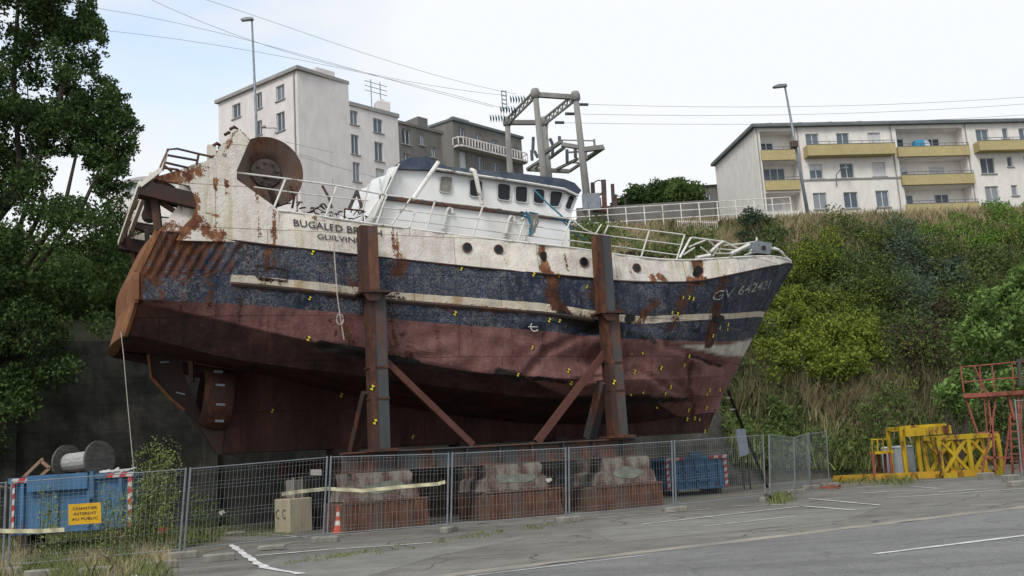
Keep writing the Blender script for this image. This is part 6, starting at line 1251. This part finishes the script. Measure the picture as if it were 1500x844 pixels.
mb = MB(); mb.box((-.1, -.07, .9), (1.2, .06, .07)); mb.box((-.1, -.07, .55), (1.2, .06, .07)); mb.box((0, -.1, 1.58), (.5, .2, .16)); mb.prism([(-1., -.13, .3), (-.7, -.13, .3), (-.72, -.13, .5), (-1., -.13, .5)], (0, .02, 0)); mb.build('door_bar', mt['blueskip'], sk2, world=False)
# cable drum in the skip
def inskip(x, y, z): c, s_ = math.cos(rzs), math.sin(rzs); return np.array([LS[0]+x*c-y*s_, LS[1]+x*s_+y*c, z])
mt['wooddk'] = M('dark_drum_wood', (.13, .125, .115), (.06, .058, .054), 3, .9, 7, (1, 1, 4), .3)
dA = np.array([.90, -.43, .03]); dcn = at(122, 676, 28.6); cdm = thing('cable_drum', 'grey wooden cable drum lying on top of the scrap in the blue skip', 'cable drum', dcn-ZX*.55)
mb = MB()
for o_ in (-.62, .62):
    fl2 = MB(); fl2.lathe([(0, o_-.035), (.52, o_-.035), (.52, o_+.035), (0, o_+.035)], dcn, dA, 28); f_ = fl2.build('flange', mt['wooddk'], cdm)
mb.lathe([(.27, -.584), (.27, .584)], dcn, dA, 16); mb.build('core', M('pale_drum_boards', (.42, .42, .41), (.25, .25, .24), 5, stretch=(1, 1, 6)), cdm)
# wooden rack piece
pw = [at(x, y, 28.) for x, y in ((34, 700), (60, 675), (73, 686), (50, 706))]; mb = MB()
for k in range(4): mb.bar(pw[k], pw[(k+1) % 4], .06, .08)
mb.bar(pw[1], pw[1]+(pw[1]-pw[0])*.12, .07); tag(rebase(mb.build('broken_rack', rusty('red_brown_timber', (.25, .16, .11), .3, 4))), 'broken reddish brown rack leaning in the skip left of the cable drum', 'rack')
mb = MB()
for k in range(42):
    x, y = rng.uniform(-1.3, 1.3), rng.uniform(.3, 1.7); c = inskip(x, y, 1.85+rng.uniform(-.2, .15)); d = rng.normal(size=3)*[.35, .2, .09]; mb.bar(c-d, c+d, rng.uniform(.04, .14), rng.uniform(.03, .1))
tag(rebase(mb.build('scrap_heap', rusty('mixed_scrap', (.22, .19, .16), .45, 5))), 'heap of scrap metal and timber filling the blue skip', 'scrap', kind='stuff')
mb = MB(); 
for k in range(7): c = inskip(rng.uniform(.8, 1.5), rng.uniform(.0, .4), 2.08); d = rng.normal(size=3)*[.2, .06, .03]; mb.bar(c-d, c+d, .05)
tag(rebase(mb.build('bent_scrap', mt['mark'])), 'pale bent scrap strips on the right corner of the blue skip', 'scrap')
# ================= RIGHT HAND YARD =================
mt['tankw'] = M('blue_white_sheet', (.42, .46, .52), (.34, .38, .44), .8, .7)
p = at(1318, 690, 47.); p[2] = 0; tkk = thing('storage_tank', 'pale blue grey tank partly hidden behind the yellow frames', 'tank', p); mb = MB(); mb.lathe([(0, 0), (.72, 0), (.72, .06), (.70, .1), (.70, 1.28), (.72, 1.34), (.6, 1.4), (0, 1.42)], p, ZX, 28); mb.build('shell', mt['tankw'], tkk, smooth=False)
def yp(x, y, Y): return at(x, y, Y)
ys = thing('yellow_stand', 'small yellow railed stand on faded red legs left of the yellow frames', 'stand', np.array([*at(1288, 690, 45)[:2], 0])); Ys = 45.
for (x0, y0, x1, y1, dy) in ((1278, 663, 1280, 690, 0), (1303, 663, 1306, 690, 0), (1286, 664, 1288, 690, .8), (1296, 664, 1297, 690, .8)): a_, b_ = yp(x0, y0, Ys+dy), yp(x1, y1, Ys+dy); b_[2] = 0; mb = MB(); mb.bar(a_, b_, .1); mb.build('leg', mt['redpaint'], ys)
mb = MB(); mb.box(yp(1290, 663, Ys+.4), (.85, .9, .12)); mb.build('floor', mt['yellow'], ys); mb = MB()
for dy in (0, .85):
    mb.bar(yp(1276, 644, Ys+dy), yp(1302, 643, Ys+dy), .06)
    for x in (1277, 1285, 1293, 1301): mb.bar(yp(x, 644, Ys+dy), yp(x+1, 663, Ys+dy), .05)
for x in (1276, 1302): mb.bar(yp(x, 644, Ys), yp(x, 644, Ys+.85), .05)
mb.build('guard_rail', mt['yellow'], ys)
def lattice(lab, x0, x1, yt, Y, D_, nx, w_, zt, z0=.1, cross=True, name='lattice_frame'):
    a_, b_ = at(x0, 690, Y), at(x1, 690, Y); xa, xb = a_[0], b_[0]; t_ = thing(name, lab, 'steel frame', ((xa+xb)/2, Y, 0)); 
    for yy in (Y, Y+D_):
        for z in (z0, zt): mb = MB(); mb.bar((xa, yy, z), (xb, yy, z), w_, w_*1.2); mb.build('chord', mt['yellow'], t_)
        for k in range(nx+1): x = xa+(xb-xa)*k/nx; mb = MB(); mb.bar((x, yy, z0), (x, yy, zt), w_*.9); mb.build('upright', mt['yellow'], t_)
        if cross:
            for k in range(nx):
                x, x2 = xa+(xb-xa)*k/nx, xa+(xb-xa)*(k+1)/nx; mb = MB(); mb.bar((x, yy+.01, z0), (x2, yy+.01, zt), w_*.7); mb.build('diagonal', mt['yellow'], t_); mb = MB(); mb.bar((x, yy+.03, zt), (x2, yy+.03, z0), w_*.7); mb.build('diagonal', mt['yellow'], t_)
    for k in range(nx+1):
        x = xa+(xb-xa)*k/nx
        for z in (z0, zt): mb = MB(); mb.bar((x, Y, z), (x, Y+D_, z), w_*.9); mb.build('cross_tie', mt['yellow'], t_)
    return t_
lattice('taller open yellow steel frame with plain uprights, left one of the pair', 1327, 1393, 626, 44.5, 1.6, 3, .15, 2.15, cross=False)
t_ = lattice('yellow cross braced steel frame behind the red scaffold, right one of the pair', 1380, 1468, 640, 42.5, 1.5, 2, .17, 1.62)
mb = MB(); mb.bar(yp(1325, 634, 44.3), yp(1392, 629, 44.3), .22, .35); tag(rebase(mb.build('top_beam', mt['yellow'])), 'thick yellow beam resting on top of the taller yellow frame', 'beam')
a_, b_ = gnd(1226, 694), gnd(1330, 697); a_ = at(1222, 692, 46.5); b_ = at(1445, 692, 42.); mb = MB(); mb.bar((a_[0], a_[1], .14), (b_[0], b_[1]-.4, .14), .3, .26); tag(rebase(mb.build('yellow_beam', rusty('orange_yellow_paint', (.55, .33, .03), .3, 1.5))), 'long orange yellow steel beam lying on the ground under the yellow frames', 'beam')
mb = MB(); 
for k in range(9): c = gnd(1218+rng.normal()*6, 717+rng.normal()*1.2); d = rng.normal(size=3)*[.2, .15, .03]; mb.bar(c-d+ZX*.08, c+d+ZX*.08, .06, .04)
tag(rebase(mb.build('scrap_pile', mt['redpaint'])), 'small pile of reddish scraps at the end of the fence running back', 'scrap')
# red scaffold stair
sc_ = thing('access_platform', 'faded red steel access platform with railings and ladder at the right edge', 'scaffold', np.array([*at(1460, 690, 39)[:2], 0])); Yc = 39.
def sp(x, y, dy=0): return at(x, y, Yc+dy)
mb = MB(); q = [sp(1411, 577), sp(1520, 569), sp(1520, 569, 1.3), sp(1411, 577, 1.3)]; zz = q[0][2]; mb.prism([(v[0], v[1], zz) for v in q], (0, 0, -.16)); mb.build('deck', mt['redpaint'], sc_)
for nm, segs, w_ in (('guard_rail', [((1407, 538), (1430, 536), (1494, 530), (1520, 528)), ((1411, 560), (1450, 556), (1520, 551))], .03),):
    for s_ in segs:
        for dy in (0, 1.25): mb = MB(); mb.tube([sp(*v, dy) for v in s_], w_, 6); mb.build(nm, mt['redpaint'], sc_)
for (x0, y0, x1, y1) in ((1407, 538, 1412, 575), (1435, 536, 1438, 575), (1453, 535, 1457, 572), (1482, 532, 1486, 571), (1427, 536, 1447, 580)):
    mb = MB(); mb.tube([sp(x0, y0), sp(x1, y1)], .03, 6); mb.build('rail_post', mt['redpaint'], sc_)
mb = MB(); mb.tube([sp(1407, 538), sp(1407, 538, 1.25)], .03); mb.build('guard_rail', mt['redpaint'], sc_)
for (x0, y0, x1, y1, w_) in ((1412, 578, 1432, 634, .06), (1447, 580, 1453, 635, .06), (1441, 580, 1446, 632, .04), (1459, 578, 1452, 632, .05), (1455, 612, 1438, 698, .06), (1476, 578, 1486, 616, .1), (1490, 575, 1500, 690, .08), (1480, 615, 1470, 690, .06), (1439, 670, 1498, 671, .07), (1478, 612, 1484, 700, .06), (1432, 634, 1462, 633, .06), (1453, 612, 1458, 690, .07), (1497, 575, 1494, 640, .05)):
    mb = MB(); a_, b_ = sp(x0, y0, .2), sp(x1, y1, .2); mb.bar(a_, b_, w_); mb.build('leg', mt['redpaint'], sc_)
mb = MB(); 
for k in range(8): mb.bar(sp(1479, 610+k*11), sp(1492, 610+k*11), .045)
mb.bar(sp(1479, 606), sp(1483, 692), .05); mb.bar(sp(1491, 606), sp(1495, 692), .05); mb.build('ladder', mt['redpaint'], sc_)
mb = MB(); mb.bar(sp(1492, 526), sp(1494, 565), .14, .1); 
for y in (527, 545, 563): mb.bar(sp(1492, y), sp(1530, y), .1, .06)
mb.build('gate_frame', mt['greysteel'], sc_)
for x, y in ((1445, 702), (1482, 706)): p = gnd(x, y); mb = MB(); mb.cbox((p[0], p[1], .12), (.5, .4, .24), .2, .03); tag(rebase(mb.build('base_block', mt['conc'])), 'grey concrete base block under the red platform, '+('left' if x < 1460 else 'right')+' one', 'concrete block', 'base blocks of the red platform')
# steel sheet and staff by the bow
mb = MB(); q = [at(x, y, 43.5) for x, y in ((1084, 670), (1097, 665), (1092, 628), (1077, 629))]; shb = thing('steel_sheet', 'pale blue grey steel sheet on dark legs standing below the bow stem', 'sheet', q[0]*[1, 1, 0]); mb.prism(q, (0, .05, 0)); mb.build('sheet', mt['tankw'], shb)
for a_ in (q[0]+[.06, .08, 0], q[1]+[-.06, .08, 0]): mb = MB(); mb.bar(a_*[1, 1, 0], a_+ZX*.3, .05); mb.build('leg', mt['dkrust'], shb)
stf = thing('measuring_staff', 'black staff with white marks standing behind the bow stem', 'staff', at(1085, 626, 44.5)); mb = MB(); mb.bar(at(1084, 626, 44.5)*[1, 1, 0]+[.9, 0, 0], at(1066, 572, 44.5), .34, .06); mb.build('staff', mt['black'], stf)
mb = MB(); 
for x, y in ((1068, 583), (1073, 600)): mb.bar(at(x-4, y+.3, 44.4), at(x+5, y-.5, 44.4), .07)
mb.build('white_mark', mt['coneW'], stf)
# bits of litter and a yellow flower clump behind the fence
for x, y, Y, lab in ((325, 751, 30, 'white scrap of paper in the weeds behind the second fence panel'), (804, 703, 31, 'yellowish plastic scrap between the middle and right blocks')): 
    mb = MB(); c = at(x, y, Y); mb.prism([c+RT*.1*math.cos(t)+UP*.07*math.sin(t)*(1.2 if k % 2 else .7) for k, t in enumerate(np.linspace(0, 6.28, 8)[:-1])], (0, .03, 0)); tag(rebase(mb.build('litter', mt['coneW'])), lab, 'litter')
